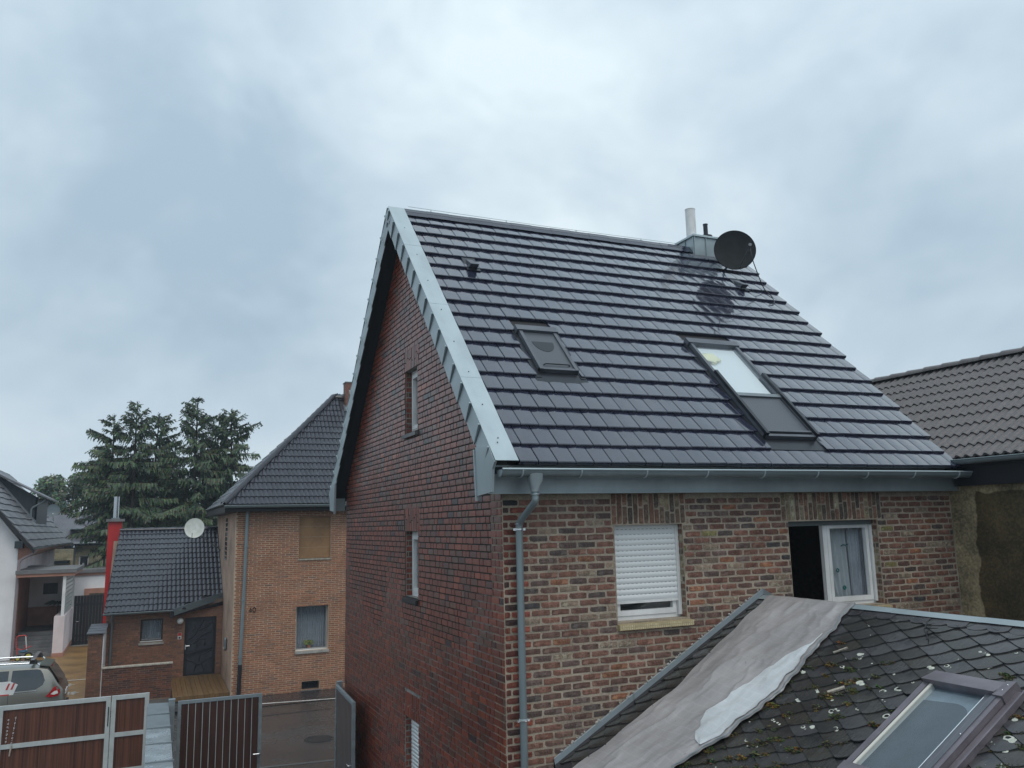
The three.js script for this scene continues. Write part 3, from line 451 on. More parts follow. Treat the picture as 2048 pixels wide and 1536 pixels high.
// gable windows
{
  const [a, b, c] = WIN_G;
  for (const w of [a, b]) { const g = windowUnit(house, FG, w, { recess: .10, fw: .07, sashes: [[w[0] + .06, w[2] - .06]] }); part(g, 'sill', new TB().hexa([FG.p(w[0] - .04, w[1] - .075, -.1), FG.p(w[2] + .04, w[1] - .075, -.1), FG.p(w[2] + .04, w[1] - .002, -.1), FG.p(w[0] - .04, w[1] - .002, -.1), FG.p(w[0] - .04, w[1] - .085, .06), FG.p(w[2] + .04, w[1] - .085, .06), FG.p(w[2] + .04, w[1] - .03, .06), FG.p(w[0] - .04, w[1] - .03, .06)]).geo(), w === a ? M.concrete : M.castIron); }
  const g = windowUnit(house, FG, c, { recess: .10, fw: .05, pane: false });
  for (let i = 0; i < 20; i++) { const v = c[1] + .03 + i * .055, tb = new TB(), P = (u, k) => FG.p(u, v + k / 3 * .05, -.098 + .01 * Math.sin(k / 3 * Math.PI)); for (let k = 0; k < 3; k++) tb.quad(P(c[0] + .02, k), P(c[2] - .02, k), P(c[2] - .02, k + 1), P(c[0] + .02, k + 1)); tb.fbox(FG, c[0] + .02, c[2] - .02, v - .004, v, -.11, -.104); part(g, 'shutter_slat', tb.geo(), M.shutter); }
}
// roof windows
function roofWindow([u0, v0, u1, v1], build) {
  const g = sub(house, 'roof_window'), fb = (a, b, c, d, n0, n1) => new TB().fbox(FR, a, b, c, d, n0, n1);
  const fl = new TB(); fl.fbox(FR, u0 - .075, u0 - .0, v0 - .12, v1 + .06, .012, .05); fl.fbox(FR, u1 + .0, u1 + .075, v0 - .12, v1 + .06, .012, .05); fl.fbox(FR, u0 - .075, u1 + .075, v1 + .0, v1 + .07, .012, .055); fl.fbox(FR, u0 - .09, u1 + .09, v0 - .22, v0, .03, .043); part(g, 'flashing', fl.geo(), M.darkMetal);
  for (const s of [0, 1]) part(g, 'side_rail', fb(s ? u1 - .05 : u0, s ? u1 : u0 + .05, v0, v1, .02, .105).geo(), M.leadGrey);
  part(g, 'top_cover', fb(u0 - .03, u1 + .03, v1 - .1, v1 + .02, .02, .125).geo(), M.leadGrey); part(g, 'bottom_rail', fb(u0, u1, v0, v0 + .045, .02, .1).geo(), M.leadGrey);
  build(g, fb); return g;
}
roofWindow([.92, 1.78, 1.5, 2.8], (g, fb) => {
  part(g, 'blind', fb(.97, 1.45, 1.825, 2.7, .05, .082).geo(), M.screen);
  const s = new THREE.Shape(); s.absellipse(0, 0, .16, .22, Math.PI * .98, Math.PI * 2.02); const e = new THREE.ExtrudeGeometry(s, { depth: .003, bevelEnabled: false }); e.applyMatrix4(FR.m.clone().multiply(new THREE.Matrix4().makeTranslation(1.2, 2.45, .083))); part(g, 'blind_patch', e, M.darkMetal);
  part(g, 'handle', plain([tube([FR.p(1.02, 1.9, .085), FR.p(1.05, 1.9, .105), FR.p(1.38, 1.9, .105), FR.p(1.41, 1.9, .085)], .009, 8, .1)]), M.darkMetal);
});
roofWindow([3.8, .5, 4.7, 2.82], (g, fb) => {
  part(g, 'pane', fb(3.86, 4.64, 1.45, 2.7, .078, .084).geo(), M.glass);
  part(g, 'inner_blind', fb(3.86, 4.64, 1.45, 2.7, .018, .03).geo(), M.sageBlind);
  const bag = new THREE.SphereGeometry(.12, 14, 10), p = bag.attributes.position; for (let i = 0; i < p.count; i++) { const k = .6 + .8 * hash(Math.round(p.getX(i) * 90), Math.round(p.getY(i) * 90), Math.round(p.getZ(i) * 90)); p.setXYZ(i, p.getX(i) * k * 1.5, p.getY(i) * k, p.getZ(i) * k * .25); } bag.computeVertexNormals(); bag.applyMatrix4(FR.m.clone().multiply(new THREE.Matrix4().makeTranslation(4.02, 2.4, .045))); part(g, 'crumpled_bag', bag, M.paleYellow);
  part(g, 'cross_rail', fb(3.82, 4.68, 1.38, 1.45, .04, .118).geo(), M.zincDull);
  part(g, 'awning', fb(3.87, 4.63, .62, 1.37, .05, .092).geo(), M.screen);
  part(g, 'awning_bar', fb(3.85, 4.65, .585, .62, .06, .112).geo(), M.leadGrey);
  for (const u of [3.79, 4.66]) part(g, 'awning_arm', fb(u, u + .05, .5, 1.95, .105, .15).geo(), M.darkMetal);
});
// small roof vents
for (const [u, v] of [[.76, 4.56], [6.2, 4.94]]) { const g = sub(house, 'roof_vent'); const tb = new TB(), P = (x, y, n) => FR.p(u + x, v + y, n); tb.hexa([P(-.07, -.02, .05), P(.07, -.02, .05), P(.055, .24, .05), P(-.055, .24, .05), P(-.07, -.06, .15), P(.07, -.06, .15), P(.05, .22, .07), P(-.05, .22, .07)]); part(g, 'hood', tb.geo(), M.leadGrey); part(g, 'base_sheet', new TB().fbox(FR, u - .11, u + .11, v - .1, v + .3, .046, .056).geo(), M.darkMetal); }
// zinc-clad chimney on the ridge
{
  const ch = sub(house, 'chimney'), X0 = 5.8, X1 = 6.62, Z0 = -4.42, Z1 = -3.88;
  part(ch, 'core', box(X0 + .01, X1 - .01, 9.6, 10.56, Z0 + .01, Z1 - .01), M.zincDull);
  for (let i = 0; i < 3; i++) { const a = X0 + (X1 - X0) * i / 3; part(ch, 'cladding_panel', box(a + .004, a + (X1 - X0) / 3 - .004, 10.06, 10.545, Z1 - .01, Z1 + .004), M.zinc); part(ch, 'seam', box(a - .008, a + .008, 10.06, 10.545, Z1 + .0045, Z1 + .026), M.zinc); }
  for (let i = 0; i < 2; i++) { const z = Z0 + (Z1 - Z0) * i / 2; part(ch, 'cladding_panel', box(X0 - .004, X0 + .01, 10.06, 10.545, z + .004, z + (Z1 - Z0) / 2 - .004), M.zinc); part(ch, 'seam', box(X0 - .026, X0 - .0045, 10.06, 10.545, z + .255, z + .271), M.zinc); }
  part(ch, 'cap', box(X0 - .04, X1 + .04, 10.546, 10.582, Z0 - .04, Z1 + .04), M.zincBright);
  part(ch, 'flue_pipe', plain([cyl(5.93, 10.583, -4.12, .098, .098, .62, 28), cyl(5.93, 11.19, -4.12, .103, .1, .012, 28)]), M.white);
  part(ch, 'vent_pipe', plain([cyl(6.25, 10.583, -4.08, .1, .1, .05, 20), cyl(6.25, 10.633, -4.08, .125, .125, .035, 20), cyl(6.25, 10.668, -4.08, .1, .06, .03, 20), cyl(6.25, 10.69, -4.08, .045, .045, .22, 16), cyl(6.25, 10.905, -4.08, .052, .05, .015, 16)]), M.darkMetal);
  const a = new TB(); a.fbox(FR, X0 - .14, X1 + .14, 6.0, 6.13, .05, .06); part(ch, 'apron', a.geo(), M.leadGrey);
}
// dark satellite dish on the roof
function dish(name, label, base, centre, dir, r, matDish, roofPt, lnbSide) {
  const g = thing(name, label, 'satellite dish', base), z = V3(...dir).normalize(), x = V3(0, 1, 0).cross(z).normalize(), y = z.clone().cross(x), B = new THREE.Matrix4().makeBasis(x, y, z).setPosition(...centre);
  const pts = []; for (let i = 0; i <= 14; i++) { const q = i / 14; pts.push(new THREE.Vector2(q * r, .16 * r * q * q)); } pts.push(new THREE.Vector2(r * 1.015, .16 * r + .006), new THREE.Vector2(r * 1.012, .16 * r - .014)); for (let i = 14; i >= 0; i--) { const q = i / 14; pts.push(new THREE.Vector2(q * r, .16 * r * q * q - .012)); }
  const bowl = new THREE.LatheGeometry(pts, 44); bowl.rotateX(Math.PI / 2); bowl.scale(1, 1.08, 1); bowl.applyMatrix4(B); part(g, 'reflector', bowl, matDish);
  const L = (a, b, c) => V3(a * r, b * r, c * r).applyMatrix4(B);
  part(g, 'feed_arm', tube([L(lnbSide[2], -.98, .12), L(mix(lnbSide[2], lnbSide[0], .5), mix(-.98, lnbSide[1], .5), .7), L(lnbSide[0], lnbSide[1], 1.15)], r * .03, 8), matDish === M.dishDark ? M.leadGrey : M.zincDull);
  const hd = new THREE.CylinderGeometry(r * .08, r * .06, r * .24, 14); hd.rotateX(Math.PI / 2); hd.translate(lnbSide[0] * r, lnbSide[1] * r + .02, 1.12 * r); hd.applyMatrix4(B); part(g, 'receiver_head', hd, matDish === M.dishDark ? M.leadGrey : M.white);
  part(g, 'mast', tube([L(0, -.2, -.05), L(0, -.25, -.35), V3(roofPt[0], roofPt[1] + .1, roofPt[2]), V3(...roofPt)], r * .05, 10, .05), M.zincDull);
  return [g, L];
}
{
  const z = -3.35, [g, L] = dish('satellite_dish', 'dark grey satellite dish standing on the black roof beside the zinc chimney', [6.3, roofY(-3.5) + .05, -3.5], [6.33, 10.13, z], [-.50, .2, .84], .385, M.dishDark, [6.27, roofY(-3.55) + .04, -3.55], [.55, -.42, .15]);
  const e = L(.55, -.5, 1.12); part(g, 'cable', tube([e, V3(e.x + .03, e.y - .25, e.z + .02), V3(6.68, roofY(-3.05) + .12, -3.03), V3(6.72, roofY(-2.9) + .07, -2.88), V3(6.62, roofY(-2.72) + .07, -2.7), V3(6.45, roofY(-2.66) + .07, -2.64)], .009, 6, .4, 40), M.black);
}

// ---------------------------------------------------------------- wave-shaped roof tiles
const panCache = {};
function panTile(k, { w = .3, L = .42, amp = .03, seg = 6, rolls = 2, front = .03, sharp = 1 }) {
  const key = [k, w, amp, seg, rolls, sharp].join(); if (panCache[key]) return panCache[key];
  const tb = new TB(), n = seg * rolls, prof = i => { const t = (i / n) * rolls % 1; return amp * Math.pow(.5 - .5 * Math.cos(t * 2 * Math.PI), sharp); };
  const X = i => -w / 2 + i / n * (w - .002), H = (i, z) => V3(X(i), prof(i) + mix(.004, .034, 1 + z / L), z);
  for (let i = 0; i < n; i++) { tb.quad(H(i, 0), H(i + 1, 0), H(i + 1, -L), H(i, -L)); const a = H(i, 0), b = H(i + 1, 0); tb.quad(V3(a.x, a.y - front, 0), V3(b.x, b.y - front, 0), b, a); }
  const a = H(n, 0), b = H(n, -L); tb.quad(a, V3(a.x, a.y - front, 0), V3(b.x, b.y - front, -L), b);
  for (let q = 0; q < tb.uv.length; q++) tb.uv[q] += k * .43;
  return panCache[key] = tb.geo(.75);
}
// cover the polygon limits(v) -> [u0, u1] of a roof frame with tiles
function roofTiles(F, { len, course = .34, w = .3, limits, seed, opt = {}, skip }) {
  const R = rng(seed), items = [];
  const rows = Math.ceil(len / course - .35), base = new THREE.Matrix4().makeBasis(F.u, F.n, F.v.clone().negate());
  for (let r = 0; r < rows; r++) {
    const v = r * course, [a, b] = limits(v + course * .5), [aLow, bLow] = limits(Math.max(0, v)), [aHi, bHi] = limits(Math.min(len, v + course * 1.1));
    const lo = Math.min(aLow, aHi), hi = Math.max(bLow, bHi), c0 = Math.floor(lo / w), c1 = Math.ceil(hi / w);
    for (let c = c0; c < c1; c++) {
      const u = (c + .5) * w; if (u + w / 2 < lo + .02 || u - w / 2 > hi - .02 || (skip && skip(u, v))) continue;
      let g = panTile(Math.floor(R() * 4), { w, ...opt });
      const needClip = u - w / 2 < Math.max(aLow, aHi) || u + w / 2 > Math.min(bLow, bHi);
      if (needClip) { g = g.clone(); const p = g.attributes.position; let any = false; for (let i = 0; i < p.count; i++) { const [l, h] = limits(clamp(v - p.getZ(i), 0, len)), x = clamp(p.getX(i) + u, l, Math.max(l, h)); p.setX(i, x - u); if (x > l + .01 && x < h - .01) any = true; } if (!any) continue; g.computeVertexNormals(); }
      items.push({ g, m: base.clone().setPosition(F.p(u, v, .006)).multiply(new THREE.Matrix4().makeRotationFromEuler(new THREE.Euler((R() - .5) * .006, (R() - .5) * .004, (R() - .5) * .008))), size: 1 });
    }
  }
  return items;
}
function ridgeTiles(parent, name, A, B, step, r, m, lift = .02) { // half-round overlapping caps from A to B
  const d = B.clone().sub(A), L = d.length(); d.normalize(); const n = Math.round(L / step), s = V3(0, 1, 0).cross(d).normalize(), u = d.clone().cross(s).normalize();
  for (let i = 0; i < n; i++) {
    const a = A.clone().addScaledVector(d, i * L / n - .015), b = A.clone().addScaledVector(d, (i + 1) * L / n + .02), tb = new TB(), K = 8;
    const P = (p, k, q) => p.clone().addScaledVector(s, Math.cos(k / K * Math.PI) * q).addScaledVector(u, Math.sin(k / K * Math.PI) * q * .8 + lift);
    for (let k = 0; k < K; k++) { tb.quad(P(a, k, r * .8), P(a, k + 1, r * .8), P(b, k + 1, r), P(b, k, r)); tb.quad(P(b, k, r), P(b, k + 1, r), P(b, k + 1, r - .02), P(b, k, r - .02)); tb.quad(P(a, k, r * .9 - .02), P(a, k + 1, r * .9 - .02), P(a, k + 1, r * .9), P(a, k, r * .9)); }
    part(parent, name, tb.geo(.6), m);
  }
}
function halfGutter(x0, x1, axis, c, r, seg = 10) { // along x or z; c = [y, other]
  const tb = new TB(), P = (t, k, q) => { const a = Math.PI + k / seg * Math.PI, o = Math.cos(a) * q + c[1], y = c[0] + Math.sin(a) * q; return axis === 'x' ? V3(t, y, o) : V3(o, y, t); };
  for (let k = 0; k < seg; k++) { tb.quad(P(x0, k, r), P(x1, k, r), P(x1, k + 1, r), P(x0, k + 1, r)); tb.quad(P(x0, k + 1, r - .006), P(x1, k + 1, r - .006), P(x1, k, r - .006), P(x0, k, r - .006)); }
  return tb.geo(.7);
}
// ================================================================ NEIGHBOUR ON THE RIGHT
{
  const nb = thing('neighbour_house', 'house with brown wavy tiled roof and stained ochre rendered wall', 'house', [7.25, 0, 0]);
  // the old dark coating has come away along the house edge: a ragged outline between two plasters
  const WT = tex(1024, (u, v) => { const z = u * 8 - .4, y = v * 6; const edge = .34 + (fbmFree(y * 1.3, 2, 4, 201) - .5) * .30 + (fbmFree(y * 9, 5, 3, 205) - .5) * .05 + sstep(4.9, 3.7, y) * .10, top = 5.40 + (fbmFree(z * 3, 1, 3, 207) - .5) * .08; const t = sstep(-.012, .012, Math.min(z - edge, top - y)), a = fbmFree(z * 3, y * 3, 5, 211), b = fbmFree(z * 40, y * 40, 2, 215); const l = .58 + (a - .5) * .45 + (b - .5) * .3; return [mix(.66, .35, t) * l * 1.5, mix(.60, .30, t) * l * 1.5, mix(.475, .20, t) * l * 1.5]; }, true);
  WT.wrapS = WT.wrapT = THREE.ClampToEdgeWrapping; const wm = mat({ c: [1, 1, 1], map: rep(WT, 1 / 8, 1 / 6), bumpMap: rep(T.fine, 1.2), bumpScale: .006, roughness: .75 });
  const F = frame([7.25, 0, -.4], [0, 0, 1], [-1, 0, 0]);
  part(nb, 'wall', plate(F, [[.395, -.3], [8, -.3], [8, 5.62], [.395, 5.62]], .3), wm);
  part(nb, 'front_wall', box(7.56, 12.7, -.3, 5.6, 7.3, 7.59), M.ochre);
  part(nb, 'eave_board', box(7.13, 7.235, 5.5, 5.80, .2, 7.7), M.black);
  part(nb, 'eave_board_end', box(7.25, 7.6, 5.57, 5.81, .16, 7.7), M.black);
  const a = V3(7.05, 5.87, -9), b = V3(10.0, 7.78, -9), e = b.clone().sub(a), L = e.length(); e.normalize();
  const FN = frame([7.05, 5.87, 0], [0, 0, 1], [-e.y, e.x, 0], [e.x, e.y, 0]);
  part(nb, 'roof_deck', plate(FN, [[-9, 0], [7.8, 0], [7.8, L], [-9, L]], .12), M.deck);
  part(nb, 'far_slope', plate(frame([12.95, 5.87, 0], [0, 0, -1], [e.y, e.x, 0], [-e.x, e.y, 0]), [[-7.8, 0], [9, 0], [9, L], [-7.8, L]], .12), M.tileBrown);
  pieces(nb, 'roof_tile', roofTiles(FN, { len: L, course: .343, w: .3, limits: () => [-7.2, 4.2], seed: 301, opt: { amp: .046, seg: 8, rolls: 2, front: .034 } }), M.tileBrown, 300, 'roof_tiling');
  ridgeTiles(nb, 'ridge_tile', V3(10, 7.83, 3.6), V3(10, 7.83, -8.4), .4, .13, M.tileBrown, -.01);
  part(nb, 'gutter', plain([halfGutter(.1, 7.7, 'z', [5.865, 6.99], .065), tube([[6.925, 5.868, .1], [6.925, 5.868, 4], [6.925, 5.868, 7.7]], .009, 6)]), M.pipeGrey);
  part(nb, 'valley_sheet', new TB().hexa([V3(6.98, 5.72, -.1), V3(7.2, 5.80, -.1), V3(7.2, 5.81, -.1), V3(6.98, 5.73, -.1), V3(6.98, 5.72, .33), V3(7.2, 5.80, .33), V3(7.2, 5.81, .33), V3(6.98, 5.73, .33)]).geo(), M.darkMetal);
}
// ================================================================ SLATE-ROOFED EXTENSION IN FRONT
const TH = 28.9 * D2R, FS = frame([3.62, 4.10, 0], [0, 0, 1], [-Math.sin(TH), Math.cos(TH), 0], [Math.cos(TH), Math.sin(TH), 0]); // u = Z, v = up the slope (0 at the ridge)
const ext = thing('slate_extension', 'low extension with mossy slate roof built against the brick facade', 'building', [3.6, 0, 3]);
const SP = (z, s, n = 0) => FS.p(z, -s, n);
{
  part(ext, 'roof_boarding', plate(FS, [[.003, -3.45], [6.6, -3.45], [6.6, -.0], [.003, -.0]], .1), M.deck);
  part(ext, 'far_slope', plate(frame([3.62, 4.1, 0], [0, 0, -1], [Math.sin(TH), Math.cos(TH), 0], [-Math.cos(TH), Math.sin(TH), 0]), [[-6.6, -3.45], [-.003, -3.45], [-.003, 0], [-6.6, 0]], .1), M.leadGrey);
  part(ext, 'side_wall', box(.75, 1.0, -.3, 2.45, .003, 6.4), M.ochre); part(ext, 'far_wall', box(6.2, 6.45, -.3, 2.45, .003, 6.4), M.ochre);
  part(ext, 'front_wall', plate(frame([0, 0, 6.4], [1, 0, 0], [0, 0, 1]), [[1.0, -.3], [6.2, -.3], [6.2, 2.4], [3.62, 3.9], [1.0, 2.45]], .25), M.ochre);
  // slates: lattice of curved plates laid in rising courses
  const v1 = [.178, .106], v2 = [.195, -.125], R = rng(404), items = [], sky = [3.2, .88, 4.12, 2.2];
  const slateGeo = (k, c) => {
    const q = rng(k * 31 + 7), tb = new TB(), J = 7, Wd = Math.hypot(...v2), bulge = .034 + q() * .012, th = .010; tb.col = c;
    const P = (t, s) => { // t along v2, s back along v1; raised front edge
      const drop = s === 0 ? bulge * Math.sin(Math.PI * Math.pow(t, .8)) : 0, jx = s === 0 ? (q() - .5) * .006 : 0, z = v2[0] * t - v1[0] * s, d = v2[1] * t - v1[1] * s + drop + jx; return [z, d, mix(.021, .002, Math.min(1, s / 1.5)) + .010 * (1 - t) + (q() - .5) * .0015]; };
    const rows = [0, .12, 1.5].map(s => Array.from({ length: J }, (_, i) => P(i / (J - 1), s))), V = (p, o = 0) => V3(p[0], p[2] - o, p[1]);
    for (let r = 0; r < 2; r++) for (let i = 0; i + 1 < J; i++) tb.quad(V(rows[r][i]), V(rows[r][i + 1]), V(rows[r + 1][i + 1]), V(rows[r + 1][i]));
    for (let i = 0; i + 1 < J; i++) tb.quad(V(rows[0][i], th + .006), V(rows[0][i + 1], th + .006), V(rows[0][i + 1]), V(rows[0][i]));
    for (let r = 0; r < 2; r++) tb.quad(V(rows[r + 1][0], th + .004), V(rows[r][0], th + .004), V(rows[r][0]), V(rows[r + 1][0]));
    for (let i = 0; i < tb.uv.length; i++) tb.uv[i] += k * .61;
    return tb.geo(.5);
  };
  const pal = [[.040, .039, .038], [.05, .05, .051], [.034, .032, .030], [.06, .06, .064], [.044, .041, .036]], G = []; for (let k = 0; k < 4; k++) for (const c of pal) G.push(slateGeo(k, c));
  const B = new THREE.Matrix4().makeBasis(FS.u, FS.n, FS.v.clone().negate()); // x = Z, y = out, z = down
  for (let i = -40; i < 60; i++) for (let j = -40; j < 60; j++) {
    const z = .02 + i * v1[0] + j * v2[0], s = .10 + i * v1[1] + j * v2[1]; if (z < -.2 || z > 6.5 || s < .12 || s > 3.5) continue;
    const cz = z + v2[0] / 2, cs = s - .08; if (cz > sky[0] + .1 && cz < sky[2] - .14 && cs > sky[1] + .16 && cs < sky[3]) continue;
    const x = R(); let g = G[Math.floor(R() * 20)];
    const mn = z - v1[0] * 1.5, mx = z + v2[0], tooHi = s + v2[1] - v1[1] * 1.5 < .02;
    if (mn < .02 || tooHi) { g = g.clone(); const p = g.attributes.position; for (let a = 0; a < p.count; a++) { p.setX(a, Math.max(p.getX(a), .02 - z)); p.setZ(a, Math.max(p.getZ(a), .02 - s)); } g.computeVertexNormals(); }
    items.push({ g, m: B.clone().setPosition(SP(z, s, 0)).multiply(new THREE.Matrix4().makeRotationFromEuler(new THREE.Euler((R() - .5) * .012, 0, (R() - .5) * .012))), size: 1, hidden: cz < 1.3 + .2 * cs && cs < 3.3 && cz > .3 });
  }
  pieces(ext, 'slate', items, M.slate, 300, 'slating');
  // top course under the ridge, ridge cap, wall flashing
  for (let i = 0; i < 30; i++) { const z = .03 + i * .215, tb = new TB(), P = (t, s, n) => SP(z + t, s, n); const pts = [[0, .0], [.24, .0], [.24, .16], [.20, .185], [.13, .2], [.06, .19], [.02, .15]]; const nn = .024 + (i % 2) * .003; for (let k = 1; k + 1 < pts.length; k++) tb.tri(P(pts[0][0], pts[0][1], nn - .004), P(pts[k + 1][0], pts[k + 1][1], nn + pts[k + 1][0] * .012), P(pts[k][0], pts[k][1], nn + pts[k][0] * .012)); for (let k = 2; k + 1 < pts.length; k++) { const a = pts[k], b = pts[k + 1]; tb.quad(P(...a, nn + a[0] * .012), P(...b, nn + b[0] * .012), P(...b, nn - .012), P(...a, nn - .012)); } part(ext, 'top_slate', tb.geo(.4), M.slatePlain); }
  for (let i = 0; i < 6; i++) { const z0 = .03 + i * 1.05, z1 = z0 + 1.062, h = i % 2 * .0025, tb = new TB(); const P = (z, s, n) => SP(z, s, n); tb.hexa([P(z0, .085, .03 + h), P(z1, .085, .03 + h), P(z1, -.0, .022 + h), P(z0, -.0, .022 + h), P(z0, .09, .036 + h), P(z1, .09, .036 + h), P(z1, -.0, .031 + h), P(z0, -.0, .031 + h)]); tb.hexa([V3(3.605, 4.10 + h, z0), V3(3.72, 4.04 + h, z0), V3(3.72, 4.05 + h, z0), V3(3.605, 4.129 + h, z0), V3(3.605, 4.10 + h, z1), V3(3.72, 4.04 + h, z1), V3(3.72, 4.05 + h, z1), V3(3.605, 4.129 + h, z1)]); part(ext, 'ridge_cap', tb.geo(), M.zinc); }
  const fl = (x0, x1, o, tz) => { const k = Math.tan(TH), y = x => 4.10 - Math.abs(3.62 - x) * k, tb = new TB(); tb.hexa([V3(x0, y(x0) + o, .013), V3(x1, y(x1) + o, .013), V3(x1, y(x1) + o + .115, .013), V3(x0, y(x0) + o + .115, .013), V3(x0, y(x0) + o, .013 + tz), V3(x1, y(x1) + o, .013 + tz), V3(x1, y(x1) + o + .105, .024), V3(x0, y(x0) + o + .105, .024)]); return tb.geo(); };
  for (const [a, b] of [[.56, 1.62], [1.61, 2.64], [2.63, 3.625]]) { part(ext, 'wall_flashing', fl(a, b, .0, .035), M.zincDull); part(ext, 'flashing_foot', fl(a, b, -.03, .06), M.deck); }
  part(ext, 'wall_flashing', fl(3.62, 4.4, .0, .035), M.zincDull);
  // mortar crumbs left along the flashing
  const cr = rng(17), crumbs = []; for (let i = 0; i < 46; i++) { const x = .6 + cr() * 2.95, y = 4.10 - (3.62 - x) * Math.tan(TH) + .118 + cr() * .012, r = .006 + cr() * .012; const s = new THREE.IcosahedronGeometry(r, 0); s.scale(1 + cr(), 1, .8); s.rotateZ(cr() * 3); s.translate(x, y, .014 + cr() * .008); crumbs.push(s); } part(ext, 'mortar_crumbs', plain(crumbs), M.stone, { kind: 'stuff' });
  // moss cushions in the joints and lichen discs
  const mo = new TB(), mr = rng(23);
  const tuft = (z, s, r, c) => { const K = 22; for (let k = 0; k < K; k++) { const a = mr() * 6.28, q = Math.sqrt(mr()) * r, h = (.5 + mr() * .8) * r * (1 - q / r * .6), t = .25 + mr() * .25, p0 = SP(z + Math.cos(a) * q * 1.5, s + Math.sin(a) * q * .7, .012), d = mr() * 6.28, w = r * t; const cc = c.map(x => x * (.55 + mr() * .9)); mo.tri(p0.clone().add(V3(0, 0, -w)), p0.clone().add(V3(0, 0, w)), p0.clone().addScaledVector(FS.n, h).add(V3(Math.cos(d) * w * .4, 0, Math.sin(d) * w * .4)), cc); mo.tri(p0.clone().add(V3(-w, 0, 0)), p0.clone().add(V3(w, 0, 0)), p0.clone().addScaledVector(FS.n, h * .9).add(V3(Math.cos(d) * w * .4, 0, Math.sin(d) * w * .4)), cc); const e = mr() * 6.28; mo.tri(p0.clone().addScaledVector(FS.n, h * .5).add(V3(Math.cos(e) * w, 0, Math.sin(e) * w)), p0.clone().addScaledVector(FS.n, h * .6).add(V3(-Math.sin(e) * w, 0, Math.cos(e) * w)), p0.clone().addScaledVector(FS.n, h * .8).add(V3(-Math.cos(e) * w, 0, -Math.sin(e) * w)), cc); } };
  for (let n = 0; n < 8000; n++) {
    const i = Math.floor(mr() * 60) - 20, j = Math.floor(mr() * 60) - 25, t = mr(), z = .02 + i * v1[0] + (j + t) * v2[0], s = .10 + i * v1[1] + (j + t) * v2[1] + .02 * Math.sin(Math.PI * t);
    if (z < 1.6 || z > 5.8 || s < .55 || s > 3.4 || (z > sky[0] - .03 && z < sky[2] && s > sky[1] - .05 && s < sky[3])) continue;
    if (mr() > sstep(.5, 1.7, s) * (z < 4.2 ? 1 : .6)) continue;
    const cluster = mr() < .25 ? 4 : 1; for (let k = 0; k < cluster; k++) tuft(z + (mr() - .5) * .1 * (cluster > 1), s + (mr() - .5) * .05 * (cluster > 1), .017 + mr() * mr() * .045, mr() < .25 ? [.19, .14, .04] : mr() < .3 ? [.075, .105, .03] : [.10, .10, .05]);
  }
  part(ext, 'moss', mo.geo(), M.moss, { kind: 'stuff' });
  const li = new TB(), spot = (z, s, r) => { const K = 11, ring = mr() < .55, o = .024, P = (k, q) => { const a = k / K * 6.283, w = q * (1 + .35 * (hash(k % K, Math.round(z * 991), Math.round(s * 877)) - .5)); return SP(z + Math.cos(a) * w, s + Math.sin(a) * w * .8, o - (q > r * .9 ? .004 : 0)); }; for (let k = 0; k < K; k++) { if (ring) li.quad(P(k, r * .55), P(k + 1, r * .55), P(k + 1, r), P(k, r)); else li.tri(SP(z, s, o + .001), P(k, r), P(k + 1, r)); } };
  for (let n = 0; n < 260; n++) { const z = 1.7 + mr() * 3.9, s = .3 + mr() * 2.9; if ((z > sky[0] - .02 && z < sky[2] && s > sky[1] - .05 && s < sky[3]) || mr() > .25 + .75 * sstep(.3, 1.2, s) * (fbmFree(z * 2, s * 2, 2, 5) > .45 ? 1 : .35)) continue; spot(z, s, .010 + mr() * mr() * .042); if (mr() < .3) spot(z + .04, s + .016, .012 + mr() * .02); }
  part(ext, 'lichen', li.geo(), M.lichen, { kind: 'stuff' });
  // the roof window near the camera
  const rw = sub(ext, 'roof_window'), b = (z0, z1, s0, s1, n0, n1) => new TB().fbox(FS, z0, z1, -s1, -s0, n0, n1).geo();
  part(rw, 'hood', new TB().hexa([SP(3.25, 1.08, .0), SP(3.94, 1.08, .0), SP(3.94, .90, .02), SP(3.25, .90, .02), SP(3.25, 1.09, .125), SP(3.94, 1.09, .125), SP(3.94, .90, .075), SP(3.25, .90, .075)]).geo(), M.purpleMetal);
  part(rw, 'hood_end', new TB().hexa([SP(3.942, 1.12, .0), SP(4.03, 1.12, .0), SP(4.03, .90, .02), SP(3.942, .90, .02), SP(3.942, 1.12, .12), SP(4.03, 1.12, .12), SP(4.03, .91, .11), SP(3.942, .91, .1)]).geo(), M.purpleMetal);
  part(rw, 'side_cover', b(3.92, 4.02, 1.12, 2.3, .0, .1), M.purpleMetal); part(rw, 'side_cover', b(3.25, 3.31, 1.09, 2.3, .0, .085), M.purpleMetal);
  part(rw, 'side_cover_lip', b(3.935, 3.975, 1.12, 2.3, .1, .108), M.leadGrey);
  part(rw, 'side_flashing', b(4.025, 4.1, .95, 2.35, .02, .045), M.purpleMetal); part(rw, 'side_flashing', b(3.2, 3.248, 1.0, 2.35, .02, .04), M.purpleMetal); part(rw, 'side_upstand', b(4.1, 4.115, .95, 2.35, .02, .075), M.purpleMetal);
  part(rw, 'bottom_cover', b(3.25, 4.02, 2.2, 2.3, .0, .098), M.purpleMetal);
  part(rw, 'sash', b(3.318, 3.345, 1.09, 2.2, .03, .082), M.sashWood); part(rw, 'sash', b(3.868, 3.918, 1.09, 2.2, .03, .084), M.leadGrey); part(rw, 'glazing_bead', b(3.858, 3.866, 1.09, 2.2, .03, .086), M.chrome);
  part(rw, 'pane', b(3.345, 3.858, 1.06, 2.2, .066, .071), mat({ c: [.95, .98, 1], transmission: 1, thickness: 0, roughness: .03, ior: 1.33 }));
  part(rw, 'inner_blind', b(3.345, 3.858, 1.06, 2.2, .015, .03), M.wetBlind);
